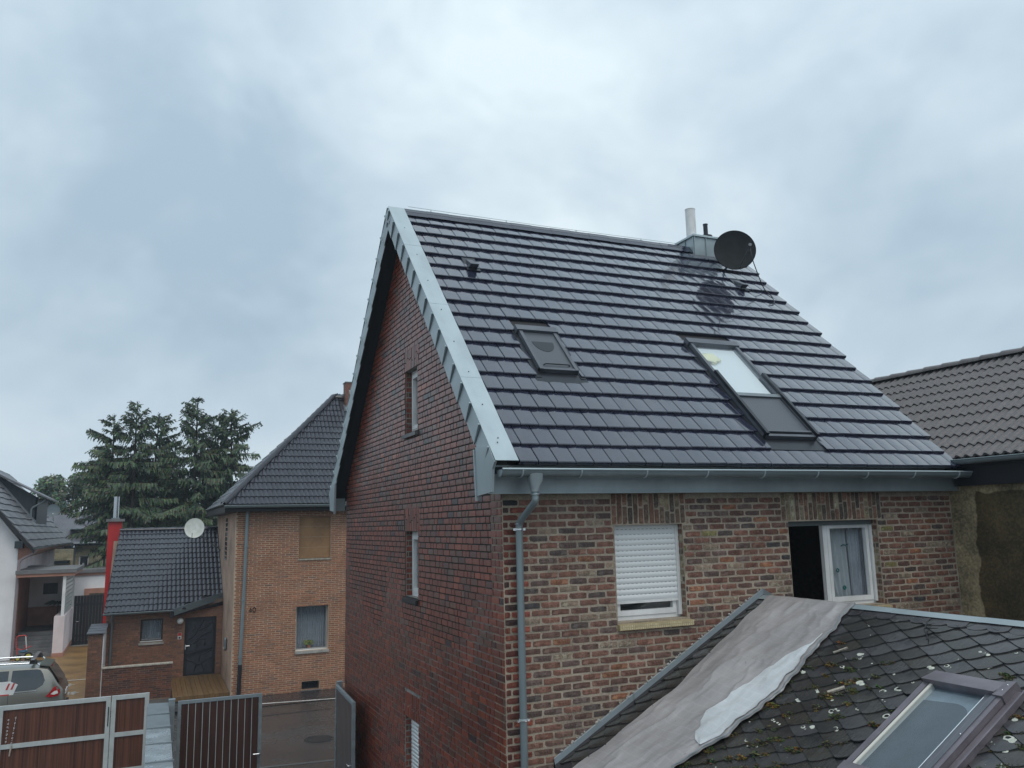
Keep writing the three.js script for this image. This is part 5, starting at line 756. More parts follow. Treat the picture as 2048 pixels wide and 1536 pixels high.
// ================================================================ WHITE HOUSE
{
  const g = thing('white_house', 'white rendered house with grey slab roof and dark dormer', 'house', [-11, 0, -40]), kS = 1.186, ys = x => 4.6 + (-8.1 - x) * kS;
  const F = frame([0, 0, -32.7], [1, 0, 0], [0, 0, 1]);
  part(g, 'gable_wall', plate(F, [[-14.8, -.2], [-8.66, -.2], [-8.66, 4.9], [-11.73, ys(-11.73) - .1], [-14.8, 4.9]], .3), M.whiteWall);
  part(g, 'side_wall', box(-8.96, -8.662, -.2, 4.95, -48.5, -33.005), M.pinkWall); part(g, 'rear_wall', plate(frame([0, 0, -48.8], [-1, 0, 0], [0, 0, -1]), [[8.66, -.2], [14.8, -.2], [14.8, 4.9], [11.73, 8.7], [8.66, 4.9]], .29), M.pinkWall);
  part(g, 'plinth', box(-8.66, -8.645, 0, .25, -48, -32.72), M.salmon);
  const L = Math.hypot(1, kS), e = V3(-1 / L, kS / L, 0), FA = frame([-8.05, 4.54, 0], [0, 0, -1], [kS / L, 1 / L, 0], [-1 / L, kS / L, 0]), len = 5.7;
  part(g, 'roof_deck', plate(FA, [[32.25, 0], [52, 0], [52, len], [32.25, len]], .1), M.deck); part(g, 'far_slope', plate(frame([-15.41, 4.54, 0], [0, 0, 1], [-kS / L, 1 / L, 0], [1 / L, kS / L, 0]), [[-52, 0], [-32.25, 0], [-32.25, len], [-52, len]], .1), M.roofSlab);
  for (let r = 0; r < 13; r++) { const v = r * .425, tb = new TB(), K = 40, P = (k, s, o) => { const z = mix(32.2, 52.05, k / K), wob = .02 * Math.sin(z * 2.1 + r) + .012 * Math.sin(z * 5.3 + r * 2); return FA.p(z, v + s + (s === 0 ? wob * .6 : 0), (s === 0 ? .075 : .02) - o + wob * .4); }; for (let k = 0; k < K; k++) { tb.quad(P(k, 0, 0), P(k + 1, 0, 0), P(k + 1, .47, 0), P(k, .47, 0)); tb.quad(P(k, 0, .05), P(k + 1, 0, .05), P(k + 1, 0, 0), P(k, 0, 0)); } tb.quad(P(0, 0, .05), P(0, 0, 0), P(0, .47, 0), P(0, .47, .02)); part(g, 'roof_strip', tb.geo(), M.roofSlab); }
  part(g, 'verge_board', plate(frame([0, 0, -32.23], [1, 0, 0], [0, 0, 1]), [[-8.02, 4.32], [-8.02, 4.56], [-11.73, 4.56 + 3.71 * kS], [-11.73, 4.56 + 3.71 * kS - .38]], .05), M.black);
  part(g, 'eave_purlin', box(-8.75, -8.45, 4.55, 4.85, -32.7, -32.22), M.soffit);
  part(g, 'gutter', halfGutter(-52, -32.1, 'z', [4.56, -7.98], .075, 8), M.pipeGrey); part(g, 'eave_box', new TB().hexa([V3(-8.655, 4.25, -52), V3(-8.05, 4.42, -52), V3(-8.05, 4.5, -52), V3(-8.655, 4.9, -52), V3(-8.655, 4.05, -32.72), V3(-8.05, 4.42, -32.72), V3(-8.05, 4.5, -32.72), V3(-8.655, 4.9, -32.72)]).geo(), M.salmon);
  part(g, 'downpipe', tube([[-7.98, 4.5, -32.45], [-8.0, 4.36, -32.5], [-8.5, 4.08, -32.55], [-8.57, 3.9, -32.55], [-8.57, 2, -32.55], [-8.57, .05, -32.55]], .055, 10, .1, 50), mat({ c: [.26, .21, .22], roughness: .5 }));
  // dormer
  const d = sub(g, 'dormer'); const FC = frame([0, 0, -41.0], [1, 0, 0], [0, 0, 1]);
  part(d, 'cheek', plate(FC, [[-8.95, 5.66], [-8.93, 7.02], [-11.4, 8.5], [-11.4, 8.4]], .1), M.soffit); part(d, 'front', box(-9.02, -8.93, 5.6, 7.0, -46, -41.0), M.black);
  part(d, 'roof', new TB().hexa([V3(-11.9, 8.75, -46.4), V3(-8.45, 6.92, -46.4), V3(-8.45, 7.0, -46.4), V3(-11.9, 8.87, -46.4), V3(-11.9, 8.75, -40.6), V3(-8.45, 6.92, -40.6), V3(-8.45, 7.0, -40.6), V3(-11.9, 8.87, -40.6)]).geo(), M.roofSlab);
  part(d, 'cheek_flashing', new TB().hexa([V3(-8.93, 5.62, -41.02), V3(-11.3, 8.42, -41.02), V3(-11.3, 8.62, -41.02), V3(-8.93, 5.82, -41.02), V3(-8.93, 5.66, -40.92), V3(-11.3, 8.46, -40.92), V3(-11.3, 8.6, -40.95), V3(-8.93, 5.78, -40.95)]).geo(), M.leadGrey);
  part(d, 'downpipe', tube([[-8.55, 6.88, -40.85], [-8.8, 6.7, -40.92], [-9.12, 6.5, -40.93], [-9.18, 6.38, -40.93], [-9.18, 5.9, -40.93], [-9.05, 5.76, -40.9]], .05, 8, .1, 40), M.pipeGrey);
  part(g, 'wall_plaque', box(-8.658, -8.64, 1.75, 2.25, -35.4, -35.1), M.darkMetal);
  part(g, 'ledge', plain([box(-9.75, -9.3, 2.72, 2.8, -32.7, -32.62), box(-9.75, -9.33, 2.45, 2.5, -32.7, -32.66)]), M.concrete);
}
// porch
{
  const g = thing('entrance_porch', 'white and salmon porch with steps, slatted side screen and flat roof', 'porch', [-7.5, 0, -33.5]);
  part(g, 'roof', plain([box(-8.64, -6.35, 3.47, 3.62, -37.4, -32.2), box(-8.64, -7.7, 3.62, 3.68, -37.4, -36.2)]), M.concrete); part(g, 'roof_edge', box(-8.62, -6.42, 3.34, 3.468, -37.3, -32.26), M.salmon);
  part(g, 'parapet', box(-7.1, -6.7, 0, 1.66, -37.3, -32.3), M.pinkWall); part(g, 'parapet_foot', box(-7.12, -6.68, .0, .16, -37.3, -32.28), M.salmon);
  part(g, 'corner_post', box(-6.86, -6.74, 1.665, 3.335, -32.5, -32.36), M.white); part(g, 'rear_post', box(-6.86, -6.74, 1.665, 3.335, -37.2, -37.06), M.white);
  for (let i = 0; i < 9; i++) part(g, 'screen_slat', new TB().hexa([V3(-6.83, 1.72 + i * .18, -37.05), V3(-6.77, 1.70 + i * .18, -37.05), V3(-6.77, 1.83 + i * .18, -37.05), V3(-6.83, 1.85 + i * .18, -37.05), V3(-6.83, 1.72 + i * .18, -32.5), V3(-6.77, 1.70 + i * .18, -32.5), V3(-6.77, 1.83 + i * .18, -32.5), V3(-6.83, 1.85 + i * .18, -32.5)]).geo(), mat({ c: [.5, .52, .5], roughness: .3 }));
  part(g, 'back_wall', box(-8.64, -6.87, .9, 3.33, -37.3, -37.1), M.whiteWall); part(g, 'back_dado', box(-8.64, -7.105, .85, 1.75, -37.1, -37.07), M.salmon); part(g, 'side_panel', box(-8.655, -8.60, .9, 3.33, -37.1, -33.2), M.salmon);
  for (let i = 0; i < 6; i++) part(g, 'step', box(-8.6, -7.105, i * .15 + .002, (i + 1) * .15, -37.1, -32.6 - i * .3), M.concrete);
}
{ const g = thing('porch_plant', 'spiky potted palm standing inside the white porch', 'pot plant', [-7.2, .9, -36.2]); part(g, 'pot', cyl(-7.3, .9, -36.3, .14, .2, .35, 16), M.black); part(g, 'stem', cyl(-7.3, 1.25, -36.3, .03, .025, .75, 8), M.bark); const tb = new TB(), r = rng(77); for (let i = 0; i < 46; i++) { const a = r() * 6.28, l = .35 + r() * .3, up = r() * .5 - .1, d = V3(Math.cos(a), up, Math.sin(a)).normalize(), s = V3(-d.z, 0, d.x).multiplyScalar(.022), o = V3(-7.3, 1.98, -36.3), c = [.03, .06, .025]; const m1 = o.clone().addScaledVector(d, l * .55), e = o.clone().addScaledVector(d, l).add(V3(0, -l * .25, 0)); tb.quad(o, m1.clone().add(s), e, m1.clone().sub(s), c); } part(g, 'leaves', tb.geo(), M.green); }
{ const g = thing('porch_picture', 'dark framed picture on back wall of the white porch', 'picture', [-7.7, 2.5, -37.08]); part(g, 'frame', box(-8.02, -7.42, 2.32, 2.82, -37.1, -37.06), M.black); part(g, 'print', box(-7.98, -7.46, 2.36, 2.78, -37.06, -37.055), mat({ c: [.06, .055, .06], map: rep(T.cloudy, 3), roughness: .5 })); }
{ // child's tricycle by the steps
  const g = thing('tricycle', 'small childs tricycle with red handle parked by the porch steps', 'tricycle', [-8.05, 0, -31.9]), x = -8.08, z = -31.95;
  part(g, 'push_bar', tube([[x - .25, .25, z], [x - .32, .8, z], [x - .28, .98, z], [x - .02, 1.0, z], [x + .05, .95, z]], .022, 8, .3), M.plasticRed); part(g, 'stem', tube([[x + .02, .98, z], [x + .06, .6, z], [x + .1, .3, z]], .02, 8), M.white);
  part(g, 'handlebar', plain([tube([[x + .02, .56, z - .22], [x + .04, .58, z], [x + .02, .56, z + .22]], .02, 8), tube([[x - .3, .5, z - .03], [x - .1, .42, z], [x + .25, .56, z + .05]], .02, 8)]), M.plasticRed);
  part(g, 'seat', new THREE.SphereGeometry(.13, 14, 8).scale(1.2, .5, .9).translate(x - .02, .36, z), M.plasticBlue);
  for (const [dx, dz, r] of [[.16, 0, .16], [-.2, .17, .11], [-.2, -.17, .11]]) { const t = new THREE.TorusGeometry(r * .8, r * .22, 8, 20); t.translate(x + dx, r * 1.02, z + dz); const w = part(g, 'wheel', t, M.rubber); const h = new THREE.CylinderGeometry(r * .62, r * .62, .03, 16); h.rotateX(Math.PI / 2); h.translate(x + dx, r * 1.02, z + dz); part(w, 'hub', h, M.plasticYellow); }
}
// garage and wooden gate behind
{ const g = thing('garage', 'white flat-roofed garage with salmon door surround behind dark gate', 'garage', [-6, 0, -40]); const F = frame([0, 0, -38], [1, 0, 0], [0, 0, 1]);
  part(g, 'wall', plate(F, [[-6.78, -.1], [-3.0, -.1], [-3.0, 3.2], [-6.78, 3.2]], .25, [[-6.1, 0, -3.8, 2.2]]), M.whiteWall); part(g, 'roof', box(-6.85, -2.9, 3.2, 3.36, -43, -37.85), M.concrete); part(g, 'roof_trim', box(-6.83, -2.92, 3.08, 3.198, -37.99, -37.93), M.salmon); part(g, 'side_wall', box(-6.78, -6.55, -.1, 3.19, -43, -38.26), M.whiteWall);
  part(g, 'door_surround', plain([box(-6.32, -6.1, 0, 2.44, -38.0, -37.92), box(-6.1, -3.6, 2.2, 2.44, -38.0, -37.92)]), M.salmon); part(g, 'door', box(-6.1, -3.8, 0, 2.2, -38.2, -38.12), M.paleWood); }
{ const g = thing('yard_gate', 'tall black boarded wooden gate between white porch and red chimney', 'gate', [-6, 0, -35.7]); for (let i = 0; i < 13; i++) part(g, 'board', box(-6.6 + i * .131, -6.475 + i * .131, .04, 2.26, -35.72, -35.69), M.black); part(g, 'rail', plain([box(-6.6, -4.9, .4, .5, -35.76, -35.722), box(-6.6, -4.9, 1.8, 1.9, -35.76, -35.722)]), M.black); part(g, 'handle', plain([tube([[-6.47, 1.1, -35.69], [-6.47, 1.1, -35.64], [-6.36, 1.1, -35.64]], .014, 6, .1), cyl(-6.47, .98, -35.68, .02, .02, .03, 8)]), M.chrome); part(g, 'threshold', box(-6.62, -4.9, 0, .04, -35.8, -35.6), M.stone); }
// ================================================================ FAR YELLOW-BRICK HOUSE
{
  const g = thing('yellow_brick_house', 'distant pale yellow brick house with grey roof and low dormer', 'house', [-9, 0, -60]), Z = -57, F = frame([0, 0, Z], [1, 0, 0], [0, 0, 1]);
  part(g, 'side_wing', box(-12.5, -8.15, 0, 4.1, -62, -56.0), M.mortarSand);
  const yp = [[3, [.42, .37, .22]], [3, [.47, .41, .26]], [2, [.36, .33, .21]], [1, [.31, .29, .2]]], yc = R => [pick(R, yp), tone(R)];
  const it = [...bricks(frame([-12.5, 0, -56.0], [1, 0, 0], [0, 0, 1]), { kind: 'thin', v0: 1.6, v1: 4.1, course: .125, len: .5, joint: .014, edge: () => [0, 4.35], bond: 'half', seed: 64, color: yc, proud: .006 }), ...bricks(frame([-8.15, 0, Z], [1, 0, 0], [0, 0, 1]), { kind: 'thin', v0: 1.6, v1: 4.5, course: .125, len: .5, joint: .014, openings: [[.3, 2.55, .92, 3.6]], edge: () => [0, 4], bond: 'half', seed: 65, color: yc, proud: .006 })];
  pieces(g, 'brick', it, M.yellowBrick, 300, 'brickwork');
  part(g, 'wall', plate(F, [[-8.15, 0], [-3, 0], [-3, 4.5], [-8.15, 4.5]], .3, [[-7.85, 2.55, -7.23, 3.6]]), M.mortarSand);
  const w = windowUnit(g, F, [-7.85, 2.55, -7.23, 3.6], { recess: .1, fw: .07, paneMat: M.darkGlass }); part(w, 'window_light', box(-7.62, -7.5, 2.75, 3.1, Z - .12, Z - .1), M.curtain);
  part(g, 'canopy', box(-9.3, -8.3, 3.15, 3.35, -56, -55.4), M.darkMetal);
  part(g, 'roof', new TB().hexa([V3(-13.2, 4.25, -66), V3(-2, 4.25, -66), V3(-2, 4.3, -66), V3(-13.2, 4.3, -66), V3(-8.1, 4.3, -56.4), V3(-2.0, 4.3, -56.4), V3(-3.5, 6.45, -61), V3(-10.6, 6.45, -61)]).geo(), M.tileFar);
  const rf = new TB(), P = (x, y, z) => V3(x, y, z); rf.quad(P(-8.2, 4.5, -56.4), P(-5.2, 4.5, -56.4), P(-6.4, 5.6, -59), P(-8.3, 6.5, -61), null); rf.tri(P(-8.2, 4.5, -56.4), P(-8.3, 6.5, -61), P(-13, 6.5, -61)); rf.tri(P(-8.2, 4.5, -56.4), P(-13, 6.5, -61), P(-13, 4.1, -55.6)); rf.tri(P(-5.2, 4.5, -56.4), P(-2, 4.5, -60), P(-6.4, 5.6, -59)); part(g, 'front_slope', rf.geo(), mat({ c: [.13, .13, .15], map: rep(T.mortar, .4), roughness: .5 }));
  part(g, 'dormer', box(-8.1, -5.2, 4.75, 5.42, -59.5, -57.4), M.leadGrey); part(g, 'dormer_roof', box(-8.6, -5.0, 5.42, 5.5, -60, -57.0), M.zinc); const dw = windowUnit(g, frame([0, 0, -57.38], [1, 0, 0], [0, 0, 1]), [-7.0, 4.85, -6.45, 5.35], { recess: -.03, fw: .05, paneMat: M.darkGlass, name: 'dormer_window' });
  part(g, 'gutter', tube([[-8.2, 4.45, -56.35], [-6.5, 4.45, -56.35], [-5, 4.45, -56.35]], .06, 6), M.zincDull); part(g, 'downpipe', tube([[-7.95, 4.4, -56.4], [-8.1, 4.2, -56.8], [-8.12, 1, -56.9]], .05, 6), M.zincDull);
}
dish('satellite_dish', 'small grey satellite dish on distant roof before the round tree', [-9.7, 6.3, -59], [-9.75, 6.75, -58.5], [.15, .2, 1], .42, M.blueGrey, [-9.75, 5.7, -59.3], [-.1, -.8, 0]);
// ================================================================ FENCES AND GATES BY THE STREET
function slatGate(label, F, w, h, n, latch) {
  const g = thing('slat_gate', label, 'gate', F.p(w / 2, .05).toArray(), 'slatted metal gate leaves of the driveway'), t = .055, fr = new TB();
  fr.fbox(F, 0, t, .08, h, -t, 0); fr.fbox(F, w - t, w, .08, h, -t, 0); fr.fbox(F, t, w - t, h - t, h, -t + .001, -.001); fr.fbox(F, t, w - t, .08, .08 + t, -t + .001, -.001); part(g, 'frame', fr.geo(), M.galv);
  const s = (w - 2 * t) / n; for (let i = 0; i < n; i++) { part(g, 'slat', new TB().fbox(F, t + i * s + .007, t + (i + 1) * s - .007, .08 + t, h - t, -.038, -.018).geo(), M.gateBrown); if (i) part(g, 'cover_strip', new TB().fbox(F, t + i * s - .005, t + i * s + .005, .08 + t, h - t, -.036, -.0174).geo(), M.gateGrey); }
  const lk = latch; part(g, 'lock_box', new TB().fbox(F, lk ? w - .062 : .0, lk ? w - .01 : .06, .92, 1.16, -.06, .012).geo(), M.zincDull); part(g, 'handle', plain([tube([F.p(lk ? w - .03 : .03, 1.1, 0), F.p(lk ? w - .03 : .03, 1.1, .06), F.p(lk ? w - .14 : .14, 1.1, .06)], .011, 8, .1)]), M.chrome);
  for (const v of [.35, h - .22]) part(g, 'hinge', new TB().fbox(F, lk ? -.05 : w + .0, lk ? .0 : w + .05, v, v + .05, -.04, -.015).geo(), M.darkMetal);
  return g;
}
slatGate('brown slatted gate leaf with galvanised frame, closed, beside the zinc-topped wall', frame([-3.05, 0, -7.72], [1, 0, .01], [-.01, 0, 1]), 1.44, 2.13, 11, true);
slatGate('brown slatted gate leaf swung open against the dark gable wall', frame([-.235, 0, -7.85], [-.045, 0, .999], [-.999, 0, -.045]), 1.8, 2.13, 13, true);
for (const [x, z, l] of [[-3.15, -7.76, 'square galvanised gate post beside the zinc-topped wall'], [-.14, -7.93, 'square galvanised gate post at foot of the brick gable']]) { const g = thing('gate_post', l, 'gate post', [x, 0, z], 'square gate posts'); part(g, 'post', box(x - .05, x + .05, 0, 2.16, z - .05, z + .05), M.galv); part(g, 'cap', box(x - .056, x + .056, 2.16, 2.175, z - .056, z + .056), M.galv); }
{
  const g = thing('coped_wall', 'boundary wall topped with wide pale zinc sheets beside the slatted gate', 'wall', [-3.4, 0, -4.5]); part(g, 'wall', box(-3.55, -3.26, -.1, 2.06, -7.9, -.5), M.ochre);
  for (let i = 0; i < 7; i++) { const z1 = -7.97 + i * 1.06, z2 = z1 + 1.075, h = i % 2 * .004, x0 = -3.545 - i * .012, x1 = -3.20 - i * .012; part(g, 'coping_sheet', new TB().hexa([V3(x0, 2.062 + h, z1), V3(x1, 2.062 + h, z1), V3(x1, 2.085 + h, z1), V3(x0, 2.10 + h, z1), V3(x0 - .012, 2.062 + h, z2), V3(x1 - .012, 2.062 + h, z2), V3(x1 - .012, 2.085 + h, z2), V3(x0 - .012, 2.10 + h, z2)]).geo(), i < 2 ? M.zincDull : M.wetZinc); part(g, 'coping_seam', new TB().box(x0 - .004, x1 + .004, 2.088 + h, 2.112 + h, z2 - .03, z2 - .005).geo(), M.zincDull); }
}
{
  const Z = -8.82, F = frame([0, 0, Z], [1, 0, 0], [0, 0, 1]), top = 2.14, rails = [2.14, 1.49, .86, .2];
  const leaf = (x0, x1, label, posts) => {
    const g = thing('panel_gate', label, 'gate', [(x0 + x1) / 2, 0, Z], 'grey framed gate leaves with brown panels'), fr = new TB(), w = .075;
    for (const x of posts) fr.fbox(F, x, x + w, .06, top, -.05, .0); part(g, 'stile', fr.geo(), M.gateGrey);
    for (const r of rails) { const tb = new TB(); for (let i = 0; i + 1 < posts.length; i++) tb.fbox(F, posts[i] + w, posts[i + 1], r - .075, r, -.048, -.003); part(g, 'rail', tb.geo(), M.gateGrey); }
    for (let i = 0; i + 1 < posts.length; i++) for (let r = 0; r < 3; r++) part(g, 'panel', new TB().fbox(F, posts[i] + w * .6, posts[i + 1] + w * .4, rails[r + 1] - .03, rails[r] - .05, -.042, -.03).geo(), M.rust);
    return g;
  };
  const a = leaf(-6.0, -4.17, 'wide rusty-brown panel gate leaf with pale grey frame before silver car', [-5.94, -4.235]); const b = leaf(-4.15, -3.5, 'narrow rusty-brown panel gate leaf next to the zinc-topped wall', [-4.145, -3.585]); leaf(-7.8, -6.0, 'rusty-brown panel gate leaf cut off by left edge of view', [-7.8, -6.025]);
  part(a, 'bolt', plain([tube([[-4.19, 1.96, Z + .01], [-4.19, 1.8, Z + .02], [-4.19, 1.62, Z + .01]], .008, 6)]), M.castIron);
  { const t = []; for (let i = 0; i < 11; i++) { const l = new THREE.TorusGeometry(.012, .0035, 5, 10); if (i % 2) l.rotateY(Math.PI / 2); l.translate(-5.66 - i * .004, 1.93 - i * .042, Z + .016); t.push(l); } for (let i = 0; i < 7; i++) { const l = new THREE.TorusGeometry(.012, .0035, 5, 10); l.translate(-5.77 - i * .003, 1.9 - i * .06, Z + .016); t.push(l); } part(a, 'chain', plain(t), M.chrome); }
  part(a, 'cord', tube([[-5.70, 1.47, Z + .02], [-5.71, 1.38, Z + .03], [-5.72, 1.3, Z + .02]], .014, 6), M.paleWood);
}

// ================================================================ PARKED CAR
{
  const g = thing('parked_car', 'silver-beige estate car with roof rails parked behind the brown panel gate', 'car', [-7.8, 0, -17.76]), X0 = -5.5, ZC = -17.78, HW = .89;
  const st = [[-.0, .98, .60, .80], [.05, 1.10, .42, .86], [.16, 1.24, .34, .92], [.30, 1.50, .3, .955], [.42, 1.655, .28, .975], [.62, 1.70, .26, .99], [1.3, 1.735, .25, 1], [2.3, 1.73, .25, 1], [2.75, 1.62, .25, 1], [3.25, 1.30, .25, .99], [3.6, 1.10, .26, .98], [4.2, 1.0, .28, .95], [4.55, .86, .34, .86], [4.68, .7, .42, .74]];
  const belt = 1.1;
  const prof = ([x, top, bot, k]) => { const h = HW * k, b = Math.min(belt, top - .04), t = clamp((top - belt) / .6); const hw = mix(.97, .76, t), he = mix(.86, .62, t); return [[bot, 0], [bot, h * .86], [bot + .1, h * .965], [mix(bot, b, .5), h], [b, h * .98], [mix(b, top, .5), h * mix(.98, mix(.98, hw, .5), 1)], [mix(b, top, .88), h * hw], [top - .012 * (1 + t), h * he], [top, h * .3], [top + .006, 0]]; };
  const tb = new TB(), rings = st.map(s => { const a = prof(s), X = X0 - s[0]; return [...a.map(([y, z]) => V3(X, y, ZC + z)), ...a.slice(1, -1).reverse().map(([y, z]) => V3(X, y, ZC - z))]; }), n = rings[0].length;
  for (let i = 0; i + 1 < rings.length; i++) for (let k = 0; k < n; k++) { const j = (k + 1) % n; tb.quad(rings[i][k], rings[i][j], rings[i + 1][j], rings[i + 1][k]); }
  for (const r of [rings[0], rings[rings.length - 1]]) for (let k = 1; k + 1 < n; k++) tb.tri(r[0], r === rings[0] ? r[k + 1] : r[k], r === rings[0] ? r[k] : r[k + 1]);
  part(g, 'body', tb.geo(.7), M.carPaint);
  const side = (x, y, o = .006) => { let i = 0; while (i + 2 < st.length && st[i + 1][0] < x) i++; const t = clamp((x - st[i][0]) / (st[i + 1][0] - st[i][0])), a = prof(st[i]), b = prof(st[i + 1]), at = p => { for (let k = 1; k + 1 < 9; k++) if (y <= p[k + 1][0]) return mix(p[k][1], p[k + 1][1], clamp((y - p[k][0]) / (p[k + 1][0] - p[k][0] + 1e-6))); return p[8][1]; }; return mix(at(a), at(b), t) + o; };
  const panel = (name, poly, m, o = .008, z = 1) => { const s = new THREE.Shape(poly.map(p => new THREE.Vector2(...p))), q = new THREE.ShapeGeometry(s, 6), p = q.attributes.position; let t2 = q; const tri = q.toNonIndexed(), tb2 = new TB(); const P = tri.attributes.position, N = 3; const V = (a, b) => V3(X0 - a, b, ZC + z * side(a, b, o)); for (let i = 0; i < P.count; i += 3) { const A = [P.getX(i), P.getY(i)], B = [P.getX(i + 1), P.getY(i + 1)], C = [P.getX(i + 2), P.getY(i + 2)]; const S = (u, v) => V(A[0] + (B[0] - A[0]) * u + (C[0] - A[0]) * v, A[1] + (B[1] - A[1]) * u + (C[1] - A[1]) * v), K = 5; for (let a = 0; a < K; a++) for (let b = 0; b < K - a; b++) { tb2.tri(S(a / K, b / K), S((a + 1) / K, b / K), S(a / K, (b + 1) / K)); if (b < K - a - 1) tb2.tri(S((a + 1) / K, b / K), S((a + 1) / K, (b + 1) / K), S(a / K, (b + 1) / K)); } } return part(g, name, tb2.geo(.8), m); };
  panel('quarter_window', [[.50, 1.22], [.46, 1.33], [.52, 1.5], [.58, 1.585], [.66, 1.61], [1.22, 1.62], [1.24, 1.12], [.66, 1.125]], M.carGlass);
  panel('door_window', [[1.31, 1.12], [1.3, 1.62], [2.1, 1.61], [2.12, 1.11]], M.carGlass); panel('door_window', [[2.18, 1.11], [2.17, 1.6], [2.55, 1.53], [2.98, 1.3], [3.05, 1.12]], M.carGlass);
  panel('trim_strip', [[.62, 1.085], [.64, 1.105], [3.1, 1.10], [3.1, 1.075]], M.chrome, .014); panel('door_seam', [[1.262, .5], [1.262, 1.08], [1.27, 1.08], [1.27, .5]], M.rubber, .004);
  panel('lower_trim', [[.3, .42], [.3, .56], [4.2, .56], [4.2, .40]], M.rubber, .008);
  panel('tail_light', [[.12, .92], [.085, 1.0], [.10, 1.10], [.17, 1.16], [.24, 1.14], [.34, 1.0], [.42, .93], [.3, .895]], M.tailRed, .016); panel('tail_lamp_lens', [[.13, .98], [.15, 1.05], [.22, 1.045], [.3, .975], [.22, .955]], M.tailWhite, .022);
  panel('tail_light', [[.12, .92], [.085, 1.0], [.10, 1.10], [.17, 1.16], [.24, 1.14], [.34, 1.0], [.42, .93], [.3, .895]], M.tailRed, .016, -1);
  panel('wheel_arch', Array.from({ length: 15 }, (_, i) => { const a = i / 14 * Math.PI; return [.92 + Math.cos(a) * .41, .36 + Math.sin(a) * .41]; }), M.rubber, .006);
  // tailgate glass and plate
  const rg = new TB(), RG = (t, w) => { const i = t < .5 ? [st[1], st[3], t * 2] : [st[3], st[4], t * 2 - 1], x = mix(i[0][0], i[1][0], i[2]) - .02, y = mix(i[0][1], i[1][1], i[2]) + .005; return V3(X0 - x, y, ZC + w * mix(.72, .6, t)); }; for (let a = 0; a < 8; a++) for (let b = 0; b < 8; b++) rg.quad(RG(.12 + a / 8 * .8, -1 + b / 4), RG(.12 + a / 8 * .8, -1 + (b + 1) / 4), RG(.12 + (a + 1) / 8 * .8, -1 + (b + 1) / 4), RG(.12 + (a + 1) / 8 * .8, -1 + b / 4)); part(g, 'rear_window', rg.geo(.8), M.carGlass);
  part(g, 'spoiler', new TB().hexa([V3(X0 - .36, 1.64, ZC - .62), V3(X0 - .62, 1.70, ZC - .66), V3(X0 - .62, 1.715, ZC - .66), V3(X0 - .36, 1.67, ZC - .62), V3(X0 - .36, 1.64, ZC + .62), V3(X0 - .62, 1.70, ZC + .66), V3(X0 - .62, 1.715, ZC + .66), V3(X0 - .36, 1.67, ZC + .62)]).geo(), M.carPaint);
  part(g, 'brake_lamp', box(X0 - .37, X0 - .35, 1.6, 1.63, ZC - .2, ZC + .2), M.tailRed); part(g, 'number_plate', box(X0 + .0, X0 + .015, .86, .97, ZC - .26, ZC + .26), M.white); part(g, 'bumper', new TB().hexa([V3(X0 + .03, .42, ZC - .7), V3(X0 - .5, .4, ZC - .86), V3(X0 - .5, .6, ZC - .895), V3(X0 + .03, .6, ZC - .72), V3(X0 + .03, .42, ZC + .7), V3(X0 - .5, .4, ZC + .86), V3(X0 - .5, .6, ZC + .895), V3(X0 + .03, .6, ZC + .72)].map(v => v)).geo(), M.rubber);
  for (const s of [-1, 1]) { const z = ZC + s * .655; part(g, 'roof_rail', plain([tube([[X0 - .62, 1.70, z], [X0 - .72, 1.765, z], [X0 - 1.6, 1.79, z], [X0 - 2.4, 1.775, z], [X0 - 2.55, 1.70, z]], .022, 8, .2, 40)]), M.chrome); part(g, 'carrier_foot', new TB().hexa([V3(X0 - .66, 1.75, z - .05), V3(X0 - .86, 1.75, z - .05), V3(X0 - .84, 1.86, z - .04), V3(X0 - .70, 1.86, z - .04), V3(X0 - .66, 1.75, z + .05), V3(X0 - .86, 1.75, z + .05), V3(X0 - .84, 1.86, z + .04), V3(X0 - .70, 1.86, z + .04)]).geo(), M.rubber); }
  part(g, 'carrier_bar', box(X0 - .82, X0 - .73, 1.86, 1.895, ZC - .76, ZC + .76), M.chrome);
  for (const [x, s] of [[.92, 1], [.92, -1], [3.75, 1], [3.75, -1]]) { const t = new THREE.TorusGeometry(.25, .085, 10, 26); t.translate(X0 - x, .335, ZC + s * .80); const w = part(g, 'wheel', t, M.rubber); const h = new THREE.CylinderGeometry(.19, .19, .12, 20); h.rotateX(Math.PI / 2); h.translate(X0 - x, .335, ZC + s * .80); part(w, 'rim', h, M.chrome); }
}
{ // the striped board standing between gate and car, cut by the left edge
  const g = thing('striped_board', 'white board with red stripes standing before the silver car', 'board', [-6.9, 0, -14.4]), F = frame([-7.35, 0, -14.4], [1, 0, 0], [0, 0, 1]);
  part(g, 'panel', plate(F, [[0, 1.42], [.98, 1.44], [1.06, 1.66], [.9, 1.74], [0, 1.74]], .02), M.white); part(g, 'foot', box(-7.2, -7.15, 0, 1.43, -14.43, -14.40), M.zincDull);
  for (const u of [.82, .92]) part(g, 'red_stripe', new TB().hexa([F.p(u, 1.56, .001), F.p(u + .04, 1.56, .001), F.p(u + .09, 1.70, .001), F.p(u + .05, 1.70, .001), F.p(u, 1.56, .004), F.p(u + .04, 1.56, .004), F.p(u + .09, 1.70, .004), F.p(u + .05, 1.70, .004)]).geo(), M.plasticRed);
  part(g, 'red_edge', new TB().fbox(F, .68, .9, 1.432, 1.46, .001, .006).geo(), M.plasticRed); for (const v of [1.5, 1.6]) part(g, 'hole', new TB().fbox(F, .6, .63, v, v + .025, .001, .004).geo(), M.black);
}
